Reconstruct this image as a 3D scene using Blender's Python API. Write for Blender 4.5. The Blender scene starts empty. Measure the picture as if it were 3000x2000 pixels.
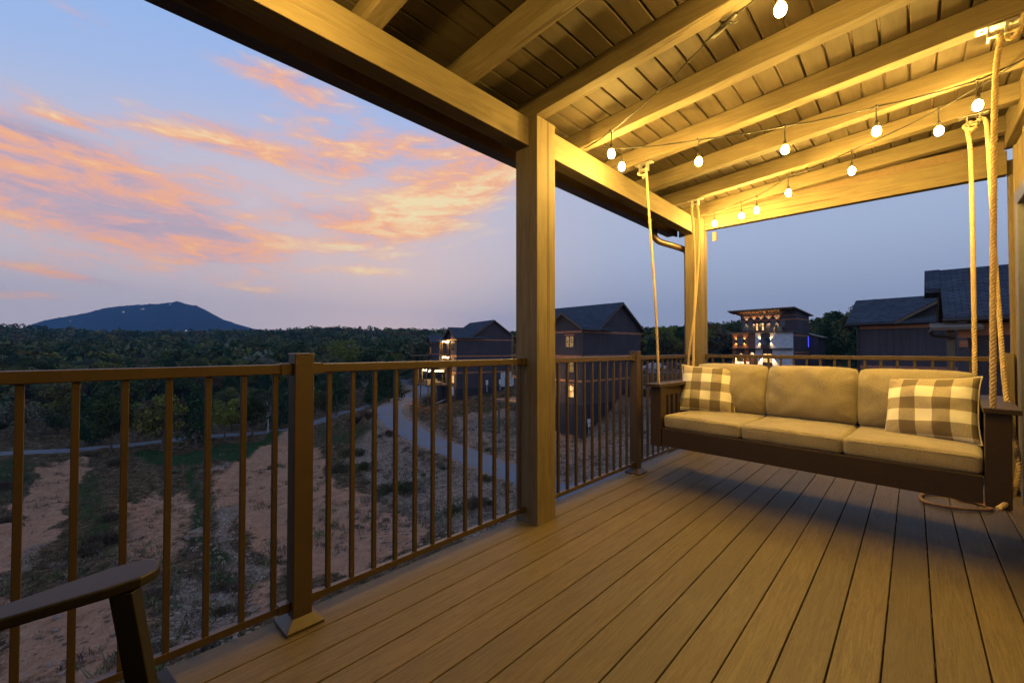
import bpy, bmesh, math, random
import numpy as np
from mathutils import Vector, Matrix, noise as mnoise
R = math.radians
random.seed(7)
rng = np.random.default_rng(11)
sc = bpy.context.scene
col = sc.collection

# ------------------------------------------------------------------ camera
CAM_H = 1.133
TH = R(43.4)
PITCH = math.atan(22 / 1243.)
cd = bpy.data.cameras.new('camera')
cam = bpy.data.objects.new('camera', cd)
col.objects.link(cam)
cd.sensor_width = 36
cd.lens = 1243. / 3000 * 36
cd.clip_start = 0.05
cd.clip_end = 12000
fwv = Vector((math.cos(TH) * math.cos(PITCH), math.sin(TH) * math.cos(PITCH), math.sin(PITCH)))
cam.rotation_euler = fwv.to_track_quat('-Z', 'Y').to_euler()
cam.location = (0, 0, CAM_H)
sc.camera = cam
C0 = np.array([0, 0, CAM_H])
FW = np.array(fwv)
RT = np.array([math.sin(TH), -math.cos(TH), 0])
UP = np.cross(RT, FW)


def onx(x, y, X):
    d = ray(x, y)
    return tuple(C0 + d * (X / d[0]))


def ray(x, y):
    """direction of a photo point (3000 x 2000 frame)"""
    return FW + RT * (x - 1500) / 1243. - UP * (y - 1000) / 1243.


def onz(x, y, z):
    d = ray(x, y)
    return C0 + d * (z - CAM_H) / d[2]


def xu(x, u):
    """ground plan point at photo column x and depth u"""
    r = (x - 1500) / 1243. * u
    return (u * math.cos(TH) + r * math.sin(TH), u * math.sin(TH) - r * math.cos(TH))


def azel(x, y):
    d = ray(x, y)
    d = d / np.linalg.norm(d)
    return math.atan2(d[1], d[0]), math.asin(d[2])


# ------------------------------------------------------------------ render settings, exposure
sc.view_settings.view_transform = 'Standard'
sc.view_settings.look = 'None'
sc.view_settings.exposure = 0.0
sc.view_settings.gamma = 1.0
sc.render.engine = 'CYCLES'
sc.cycles.use_denoising = True
sc.cycles.max_bounces = 7
sc.cycles.diffuse_bounces = 4
sc.cycles.glossy_bounces = 3
sc.cycles.transmission_bounces = 4
sc.cycles.transparent_max_bounces = 8
sc.cycles.volume_bounces = 0
sc.cycles.sample_clamp_indirect = 4.0
sc.cycles.caustics_reflective = False
sc.cycles.caustics_refractive = False
sc.cycles.use_light_tree = True


# ------------------------------------------------------------------ node helpers
def lin(c):
    return tuple(((v / 255.) / 12.92 if v / 255. <= 0.04045 else ((v / 255. + 0.055) / 1.055) ** 2.4) for v in c) + (1,)


class NT:
    def __init__(s, tree):
        s.t = tree
        tree.nodes.clear()

    def n(s, kind, **kw):
        nd = s.t.nodes.new(kind)
        for k, v in kw.items():
            if k in nd.inputs.keys() if isinstance(k, str) else False:
                s.put(nd.inputs[k], v)
            else:
                setattr(nd, k, v)
        return nd

    def put(s, sock, v):
        if isinstance(v, bpy.types.NodeSocket):
            s.t.links.new(v, sock)
        elif v is not None:
            sock.default_value = v

    def m(s, op, a, b=None, c=None, clamp=False):
        nd = s.t.nodes.new('ShaderNodeMath')
        nd.operation = op
        nd.use_clamp = clamp
        s.put(nd.inputs[0], a)
        if b is not None: s.put(nd.inputs[1], b)
        if c is not None: s.put(nd.inputs[2], c)
        return nd.outputs[0]

    def mix(s, f, a, b, mode='MIX'):
        nd = s.t.nodes.new('ShaderNodeMix')
        nd.data_type = 'RGBA'
        nd.blend_type = mode
        s.put(nd.inputs[0], f); s.put(nd.inputs[6], a); s.put(nd.inputs[7], b)
        return nd.outputs[2]

    def ramp(s, f, stops, interp='LINEAR'):
        nd = s.t.nodes.new('ShaderNodeValToRGB')
        nd.color_ramp.interpolation = interp
        el = nd.color_ramp.elements
        while len(el) < len(stops): el.new(0.5)
        for e, (p, c) in zip(el, stops):
            e.position = p
            e.color = c if len(c) == 4 else tuple(c) + (1,)
        s.put(nd.inputs[0], f)
        return nd.outputs[0]

    def smooth(s, v, lo, hi):
        nd = s.t.nodes.new('ShaderNodeMapRange')
        nd.interpolation_type = 'SMOOTHSTEP'
        s.put(nd.inputs[0], v); nd.inputs[1].default_value = lo; nd.inputs[2].default_value = hi
        return nd.outputs[0]

    def noise(s, vec, scale, detail=4, rough=0.55, dist=0.0, out=0):
        nd = s.t.nodes.new('ShaderNodeTexNoise')
        if vec is not None: s.put(nd.inputs['Vector'], vec)
        nd.inputs['Scale'].default_value = scale
        nd.inputs['Detail'].default_value = detail
        nd.inputs['Roughness'].default_value = rough
        nd.inputs['Distortion'].default_value = dist
        return nd.outputs[out]

    def coord(s, which='Object', scale=(1, 1, 1)):
        tc = s.t.nodes.new('ShaderNodeTexCoord')
        mp = s.t.nodes.new('ShaderNodeMapping')
        mp.inputs['Scale'].default_value = scale
        s.t.links.new(tc.outputs[which], mp.inputs['Vector'])
        return mp.outputs[0]

    def sep(s, v):
        nd = s.t.nodes.new('ShaderNodeSeparateXYZ')
        s.put(nd.inputs[0], v)
        return nd.outputs

    def comb(s, x, y, z=0.0):
        nd = s.t.nodes.new('ShaderNodeCombineXYZ')
        s.put(nd.inputs[0], x); s.put(nd.inputs[1], y); s.put(nd.inputs[2], z)
        return nd.outputs[0]

    def bump(s, h, strength=0.3, dist=0.01):
        nd = s.t.nodes.new('ShaderNodeBump')
        nd.inputs['Strength'].default_value = strength
        nd.inputs['Distance'].default_value = dist
        s.put(nd.inputs['Height'], h)
        return nd.outputs[0]

    def surf(s, color, rough=0.7, normal=None, metal=0.0, spec=0.5, **extra):
        p = s.t.nodes.new('ShaderNodeBsdfPrincipled')
        s.put(p.inputs['Base Color'], color)
        s.put(p.inputs['Roughness'], rough)
        p.inputs['Metallic'].default_value = metal
        p.inputs['Specular IOR Level'].default_value = spec
        if normal is not None: s.put(p.inputs['Normal'], normal)
        for k, v in extra.items(): s.put(p.inputs[k], v)
        o = s.t.nodes.new('ShaderNodeOutputMaterial')
        s.t.links.new(p.outputs[0], o.inputs[0])
        return p


def newmat(name):
    m = bpy.data.materials.new(name)
    m.use_nodes = True
    return m, NT(m.node_tree)


# ------------------------------------------------------------------ world: dusk sky with lit clouds
w = bpy.data.worlds.new('World')
sc.world = w
w.use_nodes = True
k = NT(w.node_tree)
geo = k.n('ShaderNodeTexCoord')
d = k.sep(geo.outputs['Generated'])
EL = k.m('ARCSINE', k.m('MINIMUM', k.m('MAXIMUM', d[2], -1.0), 1.0))
AZ = k.m('ARCTAN2', d[1], d[0])
eln = k.m('DIVIDE', EL, math.pi / 2, clamp=True)
left = k.ramp(eln, [(0.0, lin((182, 176, 188))), (0.05, lin((184, 180, 194))), (0.11, lin((204, 193, 200))), (0.2, lin((184, 194, 220))), (0.29, lin((152, 186, 236))),
                    (0.42, lin((140, 178, 236))), (0.62, lin((100, 142, 208))), (1.0, lin((70, 108, 178)))])
right = k.ramp(eln, [(0.0, lin((150, 158, 182))), (0.05, lin((154, 164, 190))), (0.14, lin((168, 183, 212))), (0.29, lin((176, 190, 220))), (0.6, lin((100, 138, 200))),
                     (1.0, lin((70, 108, 178)))])
azf = k.smooth(AZ, azel(1900, 800)[0], azel(1150, 800)[0])
# the afterglow is only on the left half of the sky
base = k.mix(azf, right, left)


def gauss(x, y, sx, sy, tilt=0.0):
    """soft patch of sky centred on a direction; sizes in photo pixels at the frame centre"""
    a0, e0 = azel(x, y)
    dx = math.hypot(1243, x - 1500)
    sa, se = sx / 1243. * (1243. / dx) ** 2 * 1.0, sy / dx
    da = k.m('SUBTRACT', AZ, a0)
    de = k.m('SUBTRACT', EL, e0)
    de = k.m('ADD', de, k.m('MULTIPLY', da, tilt))
    q = k.m('ADD', k.m('POWER', k.m('ABSOLUTE', k.m('DIVIDE', da, sa)), 2.0), k.m('POWER', k.m('ABSOLUTE', k.m('DIVIDE', de, se)), 2.0))
    return k.m('EXPONENT', k.m('MULTIPLY', q, -1.0))


glow = gauss(1000, 620, 700, 260)
base = k.mix(k.m('MULTIPLY', glow, 0.5), base, lin((232, 196, 184)))
AC = k.m('SUBTRACT', AZ, azel(900, 600)[0])
ELC = k.m('SUBTRACT', EL, k.m('MULTIPLY', k.m('MULTIPLY', AC, AC), 0.13))
wv = k.comb(k.m('MULTIPLY', AZ, 3.0), k.m('MULTIPLY', ELC, 12.0))
warp = k.noise(wv, 0.9, 3, out=1)
vm = k.n('ShaderNodeVectorMath', operation='SCALE'); k.put(vm.inputs[0], warp); vm.inputs['Scale'].default_value = 0.9
va = k.n('ShaderNodeVectorMath', operation='ADD'); k.put(va.inputs[0], wv); k.put(va.inputs[1], vm.outputs[0])
n1 = k.noise(va.outputs[0], 1.7, 9, 0.62, 0.5)
sv = k.comb(k.m('ADD', k.m('MULTIPLY', AZ, 5.0), k.m('MULTIPLY', EL, 5.0)), k.m('MULTIPLY', ELC, 30.0))
n2 = k.noise(sv, 1.0, 7, 0.62, 0.6)
n3 = k.noise(k.comb(k.m('MULTIPLY', AZ, 9.0), k.m('MULTIPLY', ELC, 26.0)), 1.0, 8, 0.66, 0.8)
nn = k.m('ADD', k.m('MULTIPLY', n1, 0.5), k.m('MULTIPLY', n2, 0.5))
# patches: x, y, half widths, tilt, amount, warmth
PATCH = [(280, 535, 440, 105, -0.12, 0.78, 0.46), (90, 430, 240, 75, -0.1, 0.58, 0.3), (200, 356, 110, 13, 0.0, 0.75, 0.85), (560, 690, 260, 60, -0.18, 0.62, 0.34),
         (600, 412, 190, 22, 0.0, 0.8, 0.62), (620, 365, 170, 14, 0.0, 0.6, 0.6), (880, 470, 300, 28, -0.03, 0.8, 0.7), (900, 290, 120, 48, 0.0, 0.72, 0.66),
         (780, 215, 150, 24, 0.0, 0.72, 0.5), (1290, 580, 240, 75, 0.2, 0.95, 0.8), (1430, 490, 150, 60, 0.35, 0.9, 0.62), (1150, 690, 260, 40, 0.2, 0.8, 0.95),
         (1080, 795, 110, 14, 0.0, 0.7, 1.0), (1000, 640, 160, 40, 0.0, 0.35, 0.2), (230, 815, 190, 14, -0.12, 0.55, 0.12), (770, 850, 90, 14, 0.0, 0.4, 0.85),
         (230, 640, 400, 60, -0.15, 0.68, 0.45), (450, 600, 800, 200, 0.0, 0.38, 0.3), (230, 45, 130, 22, 0.0, 0.4, 0.3), (1350, 420, 300, 60, 0.1, 0.38, 0.4),
         (60, 860, 120, 16, 0, 0.3, 0.3), (1050, 430, 260, 60, 0.1, 0.42, 0.35)]
msum = None; wsum = None
for (x, y, sx, sy, tilt, amt, warm) in PATCH:
    g = k.m('MULTIPLY', gauss(x, y, sx, sy, tilt), amt)
    gw = k.m('MULTIPLY', g, warm)
    msum = g if msum is None else k.m('ADD', msum, g)
    wsum = gw if wsum is None else k.m('ADD', wsum, gw)
warmth = k.m('DIVIDE', wsum, k.m('ADD', msum, 0.02))
tone = k.m('ADD', k.m('MULTIPLY', k.m('SUBTRACT', k.m('ADD', k.m('MULTIPLY', n2, 0.5), k.m('MULTIPLY', n3, 0.5)), 0.5), 3.2), warmth)
tone = k.m('ADD', tone, k.m('MULTIPLY', k.m('SUBTRACT', n1, 0.5), 1.0))
cc = k.ramp(tone, [(0.0, lin((166, 148, 172))), (0.22, lin((196, 164, 176))), (0.42, lin((232, 172, 158))), (0.62, lin((250, 176, 124))), (0.82, lin((254, 202, 146))), (1.0, lin((250, 226, 170)))])
nn = k.m('ADD', k.m('ADD', k.m('MULTIPLY', n1, 0.42), k.m('MULTIPLY', n2, 0.28)), k.m('MULTIPLY', n3, 0.30))
nn = k.m('ADD', k.m('MULTIPLY', k.m('SUBTRACT', nn, 0.5), 1.7), 0.5)
dens = k.smooth(k.m('ADD', nn, k.m('MULTIPLY', k.m('MINIMUM', msum, 1.0), 0.44)), 0.52, 0.98)
dens = k.m('MULTIPLY', dens, k.smooth(msum, 0.02, 0.22))
skyc = k.mix(k.m('MULTIPLY', dens, 0.9), base, cc)
ns = k.n('ShaderNodeTexSky')
ns.sky_type = 'NISHITA'
ns.sun_disc = False
SUN_EL, SUN_AZ = R(3.0), azel(1150, 800)[0]
ns.sun_elevation = SUN_EL
ns.sun_rotation = math.pi / 2 - SUN_AZ
bg1 = k.n('ShaderNodeBackground'); k.put(bg1.inputs[0], ns.outputs[0]); bg1.inputs[1].default_value = 0.006
bg2 = k.n('ShaderNodeBackground'); k.put(bg2.inputs[0], skyc); bg2.inputs[1].default_value = 1.04
ad = k.n('ShaderNodeAddShader'); k.t.links.new(bg1.outputs[0], ad.inputs[0]); k.t.links.new(bg2.outputs[0], ad.inputs[1])
wo = k.n('ShaderNodeOutputWorld'); k.t.links.new(ad.outputs[0], wo.inputs[0])
w.cycles.sampling_method = 'MANUAL'
w.cycles.sample_map_resolution = 512

# the last of the daylight: one very soft, weak lamp from the side of the afterglow
sl = bpy.data.lights.new('sun', 'SUN')
sl.energy = 0.12
sl.angle = R(25)
sl.color = (1.0, 0.72, 0.55)
so = bpy.data.objects.new('sun', sl)
col.objects.link(so)
sd = Vector((math.cos(SUN_AZ) * math.cos(R(12)), math.sin(SUN_AZ) * math.cos(R(12)), math.sin(R(12))))
so.rotation_euler = sd.to_track_quat('Z', 'Y').to_euler()


# ------------------------------------------------------------------ mesh helpers
class MB:
    """collects shapes and links them as ONE mesh object"""

    def __init__(s):
        s.v = []; s.f = []; s.m = None

    def add(s, vs, fs, M=None):
        b = len(s.v)
        for p in vs:
            p = Vector(p)
            if M is not None: p = M @ p
            if s.m is not None: p = s.m @ p
            s.v.append(tuple(p))
        s.f += [tuple(i + b for i in f) for f in fs]
        return s

    def box(s, x0, x1, y0, y1, z0, z1, M=None):
        vs = [(x0, y0, z0), (x1, y0, z0), (x1, y1, z0), (x0, y1, z0), (x0, y0, z1), (x1, y0, z1), (x1, y1, z1), (x0, y1, z1)]
        return s.add(vs, [(0, 3, 2, 1), (4, 5, 6, 7), (0, 1, 5, 4), (1, 2, 6, 5), (2, 3, 7, 6), (3, 0, 4, 7)], M)

    def prism(s, poly, axis, a, b, M=None):
        """polygon given in the two other axes, extruded along axis from a to b"""
        n = len(poly)
        def mk(p, t):
            if axis == 'x': return (t, p[0], p[1])
            if axis == 'y': return (p[0], t, p[1])
            return (p[0], p[1], t)
        vs = [mk(p, a) for p in poly] + [mk(p, b) for p in poly]
        fs = [tuple(range(n))[::-1], tuple(range(n, 2 * n))] + [(i, (i + 1) % n, n + (i + 1) % n, n + i) for i in range(n)]
        return s.add(vs, fs, M)

    def tube(s, pts, r, n=8, cap=True, radii=None, closed=False):
        P = [Vector(p) for p in pts]
        N = len(P)
        t0 = (P[1] - P[0]).normalized()
        up = Vector((0, 0, 1)) if abs(t0.z) < 0.9 else Vector((1, 0, 0))
        nrm = t0.cross(up).normalized()
        vs = []
        for i in range(N):
            if closed: t = (P[(i + 1) % N] - P[i - 1])
            else: t = P[min(i + 1, N - 1)] - P[max(i - 1, 0)]
            t = t.normalized() if t.length > 1e-9 else t0
            nrm = (nrm - t * nrm.dot(t))
            nrm = nrm.normalized() if nrm.length > 1e-6 else t.orthogonal().normalized()
            bn = t.cross(nrm)
            rr = radii[i] if radii else r
            for j in range(n):
                a = 2 * math.pi * j / n
                vs.append(P[i] + nrm * math.cos(a) * rr + bn * math.sin(a) * rr)
        fs = []
        for i in range(N if closed else N - 1):
            i2 = (i + 1) % N
            for j in range(n):
                fs.append((i * n + j, i * n + (j + 1) % n, i2 * n + (j + 1) % n, i2 * n + j))
        if cap and not closed:
            fs += [tuple(range(n))[::-1], tuple(range((N - 1) * n, N * n))]
        return s.add(vs, fs)

    def bar(s, a, b, wx, wz, roll=0.0):
        """a square-section bar between two points"""
        a, b = Vector(a), Vector(b)
        t = (b - a).normalized()
        up = Vector((0, 0, 1)) if abs(t.z) < 0.95 else Vector((1, 0, 0))
        sd = t.cross(up).normalized(); u2 = sd.cross(t)
        vs = []
        for p in (a, b):
            for (i, j) in ((-1, -1), (1, -1), (1, 1), (-1, 1)):
                vs.append(p + sd * i * wx / 2 + u2 * j * wz / 2)
        return s.add(vs, [(3, 2, 1, 0), (4, 5, 6, 7), (0, 1, 5, 4), (1, 2, 6, 5), (2, 3, 7, 6), (3, 0, 4, 7)])

    def lathe(s, prof, n=16, M=None):
        vs = []; fs = []
        for (r, z) in prof:
            for j in range(n):
                a = 2 * math.pi * j / n
                vs.append((r * math.cos(a), r * math.sin(a), z))
        for i in range(len(prof) - 1):
            for j in range(n):
                fs.append((i * n + j, i * n + (j + 1) % n, (i + 1) * n + (j + 1) % n, (i + 1) * n + j))
        fs += [tuple(range(n))[::-1], tuple(range((len(prof) - 1) * n, len(prof) * n))]
        return s.add(vs, fs, M)

    def build(s, name, mat, parent=None, bevel=0.0, smooth=False, seg=2, loc=None):
        me = bpy.data.meshes.new(name)
        me.from_pydata(s.v, [], s.f)
        me.validate()
        if bevel:
            bm = bmesh.new(); bm.from_mesh(me)
            eds = [e for e in bm.edges if len(e.link_faces) == 2 and e.calc_face_angle(0) > 0.5]
            bmesh.ops.bevel(bm, geom=eds, offset=bevel, segments=seg, profile=0.5, affect='EDGES', clamp_overlap=True)
            bm.to_mesh(me); bm.free()
        if smooth:
            for p in me.polygons: p.use_smooth = True
        me.materials.append(mat)
        o = bpy.data.objects.new(name, me)
        col.objects.link(o)
        if parent: o.parent = parent
        if loc: o.location = loc
        return o


def tag(o, label=None, cat=None, group=None, kind=None):
    if label: o['label'] = label
    if cat: o['category'] = cat
    if group: o['group'] = group
    if kind: o['kind'] = kind
    return o


def thing(name, label, cat, loc=(0, 0, 0), rz=0.0, group=None):
    o = bpy.data.objects.new(name, None)
    col.objects.link(o)
    o.location = loc
    o.rotation_euler = (0, 0, rz)
    o.empty_display_size = 0.2
    return tag(o, label, cat, group)


def copy_tree(o, parent=None):
    c = o.copy()
    col.objects.link(c)
    if parent is not None: c.parent = parent
    for ch in list(o.children):
        copy_tree(ch, c)
    return c


def fastmesh(name, V, F, mat, smooth=False):
    """V (n,3), F (m,4) or (m,3) numpy arrays"""
    me = bpy.data.meshes.new(name)
    nv, nf, kf = len(V), len(F), F.shape[1]
    me.vertices.add(nv); me.loops.add(nf * kf); me.polygons.add(nf)
    me.vertices.foreach_set('co', np.ascontiguousarray(V, dtype=np.float32).ravel())
    me.loops.foreach_set('vertex_index', np.ascontiguousarray(F, dtype=np.int32).ravel())
    me.polygons.foreach_set('loop_start', np.arange(0, nf * kf, kf, dtype=np.int32))
    me.polygons.foreach_set('use_smooth', np.full(nf, smooth))
    me.materials.append(mat)
    me.update()
    return me
# ------------------------------------------------------------------ materials
def m_timber(name, along, colr, dark, rough=0.75, bumps=0.35):
    m, k = newmat(name)
    sc3 = {'x': (1.2, 14, 14), 'y': (14, 1.2, 14), 'z': (14, 14, 1.2)}[along]
    v = k.coord('Object', sc3)
    g = k.noise(v, 2.2, 6, 0.65, 1.2)
    big = k.noise(k.coord('Object'), 1.6, 3)
    kn = k.n('ShaderNodeTexVoronoi'); kn.inputs['Scale'].default_value = 0.55
    k.put(kn.inputs['Vector'], k.coord('Object', {'x': (2.2, 6, 6), 'y': (6, 2.2, 6), 'z': (6, 6, 2.2)}[along]))
    knot = k.smooth(kn.outputs[0], 0.03, 0.17)
    f = k.m('ADD', k.m('MULTIPLY', g, 0.7), k.m('MULTIPLY', big, 0.5))
    c = k.mix(k.smooth(f, 0.35, 0.85), dark, colr)
    crk = k.noise(k.coord('Object', {'x': (0.35, 30, 30), 'y': (30, 0.35, 30), 'z': (30, 30, 0.35)}[along]), 1.0, 2, 0.5)
    ck = k.smooth(crk, 0.665, 0.69)
    c = k.mix(k.m('MULTIPLY', ck, 0.7), c, (0.05, 0.03, 0.02, 1))
    c = k.mix(k.m('SUBTRACT', 1.0, knot), c, tuple(x * 0.55 for x in dark[:3]) + (1,))
    h = k.m('ADD', k.m('MULTIPLY', g, 1.0), k.m('MULTIPLY', knot, 0.5))
    k.surf(c, rough, k.bump(h, bumps, 0.004), spec=0.3)
    return m


TAN, TAND = (0.18, 0.142, 0.085, 1), (0.105, 0.080, 0.046, 1)
M_TX = m_timber('painted_timber_long', 'x', TAN, TAND)
M_TY = m_timber('painted_timber_cross', 'y', TAN, TAND)
M_TZ = m_timber('painted_timber_upright', 'z', TAN, TAND)


def m_ceiling():
    m, k = newmat('ceiling_board_paint')
    v = k.coord('Object', (1.5, 12, 12))
    g = k.noise(v, 2.5, 5, 0.6, 0.6)
    b = k.noise(k.coord('Object'), 1.1, 3)
    c = k.mix(k.smooth(k.m('ADD', k.m('MULTIPLY', g, 0.5), k.m('MULTIPLY', b, 0.5)), 0.3, 0.7), (0.050, 0.037, 0.022, 1), (0.082, 0.063, 0.038, 1))
    k.surf(c, 0.7, k.bump(g, 0.3, 0.003), spec=0.3)
    return m


M_CEIL = m_ceiling()


def m_deck():
    m, k = newmat('composite_deck_boards')
    v = k.coord('Object', (1, 1, 1))
    xyz = k.sep(v)
    board = k.m('FLOOR', k.m('DIVIDE', k.m('SUBTRACT', xyz[1], 1.7655), 0.1392))
    wn = k.n('ShaderNodeTexWhiteNoise', noise_dimensions='1D'); k.put(wn.inputs['W'], board)
    gv = k.comb(k.m('ADD', k.m('MULTIPLY', xyz[0], 2.2), k.m('MULTIPLY', wn.outputs[0], 31.0)), k.m('MULTIPLY', xyz[1], 42.0), 0.0)
    g = k.noise(gv, 1.6, 7, 0.68, 1.6)
    fine = k.noise(k.coord('Object', (30, 260, 30)), 1.0, 3, 0.7)
    smud = k.noise(k.coord('Object', (1.3, 2.0, 1)), 1.1, 5, 0.6)
    f = k.m('ADD', k.m('MULTIPLY', g, 0.75), k.m('MULTIPLY', fine, 0.25))
    c = k.mix(k.smooth(f, 0.32, 0.72), (0.085, 0.060, 0.026, 1), (0.170, 0.128, 0.062, 1))
    c = k.mix(k.m('MULTIPLY', k.smooth(smud, 0.52, 0.8), 0.4), c, (0.17, 0.135, 0.085, 1))
    c = k.mix(k.m('MULTIPLY', wn.outputs[0], 0.5), c, (0.05, 0.042, 0.033, 1))
    # white specks of dust
    sp = k.n('ShaderNodeTexVoronoi'); sp.inputs['Scale'].default_value = 9.0
    k.put(sp.inputs['Vector'], k.coord('Object'))
    c = k.mix(k.m('MULTIPLY', k.m('LESS_THAN', sp.outputs[0], 0.018), 0.6), c, (0.5, 0.46, 0.4, 1))
    rgh = k.m('ADD', 0.4, k.m('MULTIPLY', smud, 0.3))
    k.surf(c, rgh, k.bump(f, 0.5, 0.003), spec=0.3)
    return m


M_DECK = m_deck()


def m_plain(name, c, rough=0.5, metal=0.0, spec=0.5, nscale=40, namp=0.12, bump=0.1):
    m, k = newmat(name)
    n = k.noise(k.coord('Object'), nscale, 4)
    n2 = k.noise(k.coord('Object'), nscale * 0.07, 3)
    f = k.m('ADD', k.m('MULTIPLY', n, 0.5), k.m('MULTIPLY', n2, 0.5))
    cc = k.mix(k.smooth(f, 0.35, 0.65), tuple(x * (1 - namp) for x in c[:3]) + (1,), tuple(min(1, x * (1 + namp)) for x in c[:3]) + (1,))
    k.surf(cc, rough, k.bump(n, bump, 0.002), metal, spec)
    return m


M_BRONZE = m_plain('bronze_powder_coat', (0.058, 0.038, 0.021), 0.36, 0.0, 0.5, 300, 0.1, 0.25)
M_GUTTER = m_plain('dark_gutter_metal', (0.05, 0.03, 0.018), 0.3, 0.0, 0.5, 30, 0.1)
M_FASCIA = m_plain('dark_fascia_board', (0.15, 0.10, 0.058), 0.7)
M_CABLE = m_plain('black_cable', (0.02, 0.017, 0.015), 0.5)
M_SWING = m_timber('dark_brown_swing_boards', 'y', (0.042, 0.026, 0.018, 1), (0.026, 0.017, 0.012, 1), 0.5, 0.25)
M_CHAIR = m_plain('dark_resin_chair', (0.012, 0.010, 0.010), 0.45, 0, 0.4, 60, 0.12, 0.2)
M_ZINC = m_plain('zinc_plate', (0.6, 0.58, 0.54), 0.35, 0.8, 0.5)
M_SIDING = m_plain('dark_house_siding', (0.080, 0.068, 0.076), 0.8, 0, 0.1, 8, 0.15)
M_SIDE2 = m_timber('tan_house_siding', 'z', (0.25, 0.2, 0.14, 1), (0.19, 0.15, 0.10, 1))
M_FOUND = m_plain('dark_foundation_panel', (0.042, 0.040, 0.050), 0.8, 0, 0.1, 6, 0.12)
M_CEDAR = m_plain('orange_cedar_trim', (0.42, 0.17, 0.085), 0.6, 0, 0.3, 10, 0.2)
M_WINF = m_plain('dark_window_frame', (0.03, 0.024, 0.022), 0.4)
M_WHITEB = m_plain('white_utility_plastic', (0.7, 0.7, 0.68), 0.5)
M_BARK = m_plain('bark', (0.13, 0.10, 0.08), 0.9, 0, 0.2, 12, 0.35, 0.6)
M_BARKP = m_plain('pale_bark', (0.42, 0.38, 0.34), 0.9, 0, 0.2, 12, 0.25, 0.6)
M_GREYDOOR = m_plain('bluish_grey_door_frame', (0.10, 0.10, 0.13), 0.4)


def m_glass(name, c, rough=0.05, emit=None, es=0.0):
    m, k = newmat(name)
    extra = {}
    if emit: extra = {'Emission Color': emit, 'Emission Strength': es}
    k.surf(c, rough, None, 0.0, 0.8, **extra)
    return m


M_PANE = m_glass('dark_window_glass', (0.03, 0.04, 0.05, 1), 0.04)


def m_emit(name, c, s):
    m, k = newmat(name)
    e = k.n('ShaderNodeEmission'); e.inputs[0].default_value = c; e.inputs[1].default_value = s
    o = k.n('ShaderNodeOutputMaterial'); k.t.links.new(e.outputs[0], o.inputs[0])
    return m


BULB = (1.0, 0.61, 0.125, 1)
M_BULB = m_emit('glowing_bulb', BULB, 1420)
M_BULBF = m_emit('glowing_far_bulb', (1.0, 0.60, 0.19, 1), 900)
M_WINLIT = m_emit('lit_window', (1.0, 0.62, 0.22, 1), 1.0)


def m_litwin(name, bright):
    """glass with a room seen behind it: curtains and furniture as soft shapes"""
    m, k = newmat(name)
    v = k.coord('Object', (1.6, 1.6, 2.1))
    n = k.noise(v, 1.6, 3, 0.5)
    vo = k.n('ShaderNodeTexVoronoi'); vo.inputs['Scale'].default_value = 1.9; k.put(vo.inputs['Vector'], v)
    f = k.m('MULTIPLY', k.smooth(n, 0.3, 0.7), k.smooth(vo.outputs[0], 0.0, 0.6))
    c = k.ramp(f, [(0.0, (0.5, 0.2, 0.06)), (0.3, (0.9, 0.5, 0.16)), (1.0, (1.0, 0.68, 0.28))])
    k.surf((0.02, 0.02, 0.02, 1), 0.08, None, 0, 0.8, **{'Emission Color': c, 'Emission Strength': bright})
    return m


M_LIT = m_litwin('warm_lit_room_glass', 1.5)
M_LITDIM = m_litwin('dim_glow_glass', 0.3)


def m_shingle(name, along):
    m, k = newmat(name)
    xyz = k.sep(k.coord('Object'))
    a = xyz[0] if along == 'x' else xyz[1]
    b = k.m('MULTIPLY', xyz[2], 2.0)
    br = k.n('ShaderNodeTexBrick')
    k.put(br.inputs['Vector'], k.comb(a, b, 0.0))
    br.inputs['Color1'].default_value = (0.055, 0.06, 0.075, 1)
    br.inputs['Color2'].default_value = (0.11, 0.118, 0.14, 1)
    br.inputs['Mortar'].default_value = (0.02, 0.02, 0.025, 1)
    br.inputs['Scale'].default_value = 1.0
    br.inputs['Brick Width'].default_value = 0.33
    br.inputs['Row Height'].default_value = 0.145
    br.inputs['Mortar Size'].default_value = 0.012
    n = k.noise(k.coord('Object'), 18, 4)
    c = k.mix(0.35, br.outputs[0], k.ramp(n, [(0.3, (0.035, 0.037, 0.045)), (0.7, (0.12, 0.13, 0.15))]), 'MIX')
    k.surf(c, 0.9, k.bump(br.outputs[1], -0.6, 0.02), spec=0.0)
    return m


M_SHX = m_shingle('roof_shingles_long', 'x')
M_SHY = m_shingle('roof_shingles_cross', 'y')


def m_fabric(name, c, c2, sc1=150):
    m, k = newmat(name)
    n = k.noise(k.coord('Object'), sc1, 2, 0.8)
    w = k.noise(k.coord('Object'), 7, 3)
    f = k.m('ADD', k.m('MULTIPLY', n, 0.7), k.m('MULTIPLY', w, 0.3))
    cc = k.mix(k.smooth(f, 0.36, 0.64), c2, c)
    k.surf(cc, 0.95, k.bump(n, 0.5, 0.0015), spec=0.1, **{'Sheen Weight': 0.25})
    return m


M_CUSH = m_fabric('beige_woven_fabric', (0.31, 0.265, 0.19, 1), (0.215, 0.18, 0.128, 1))
M_PIPE = m_fabric('cream_piping', (0.62, 0.58, 0.5, 1), (0.55, 0.5, 0.42, 1))


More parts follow.
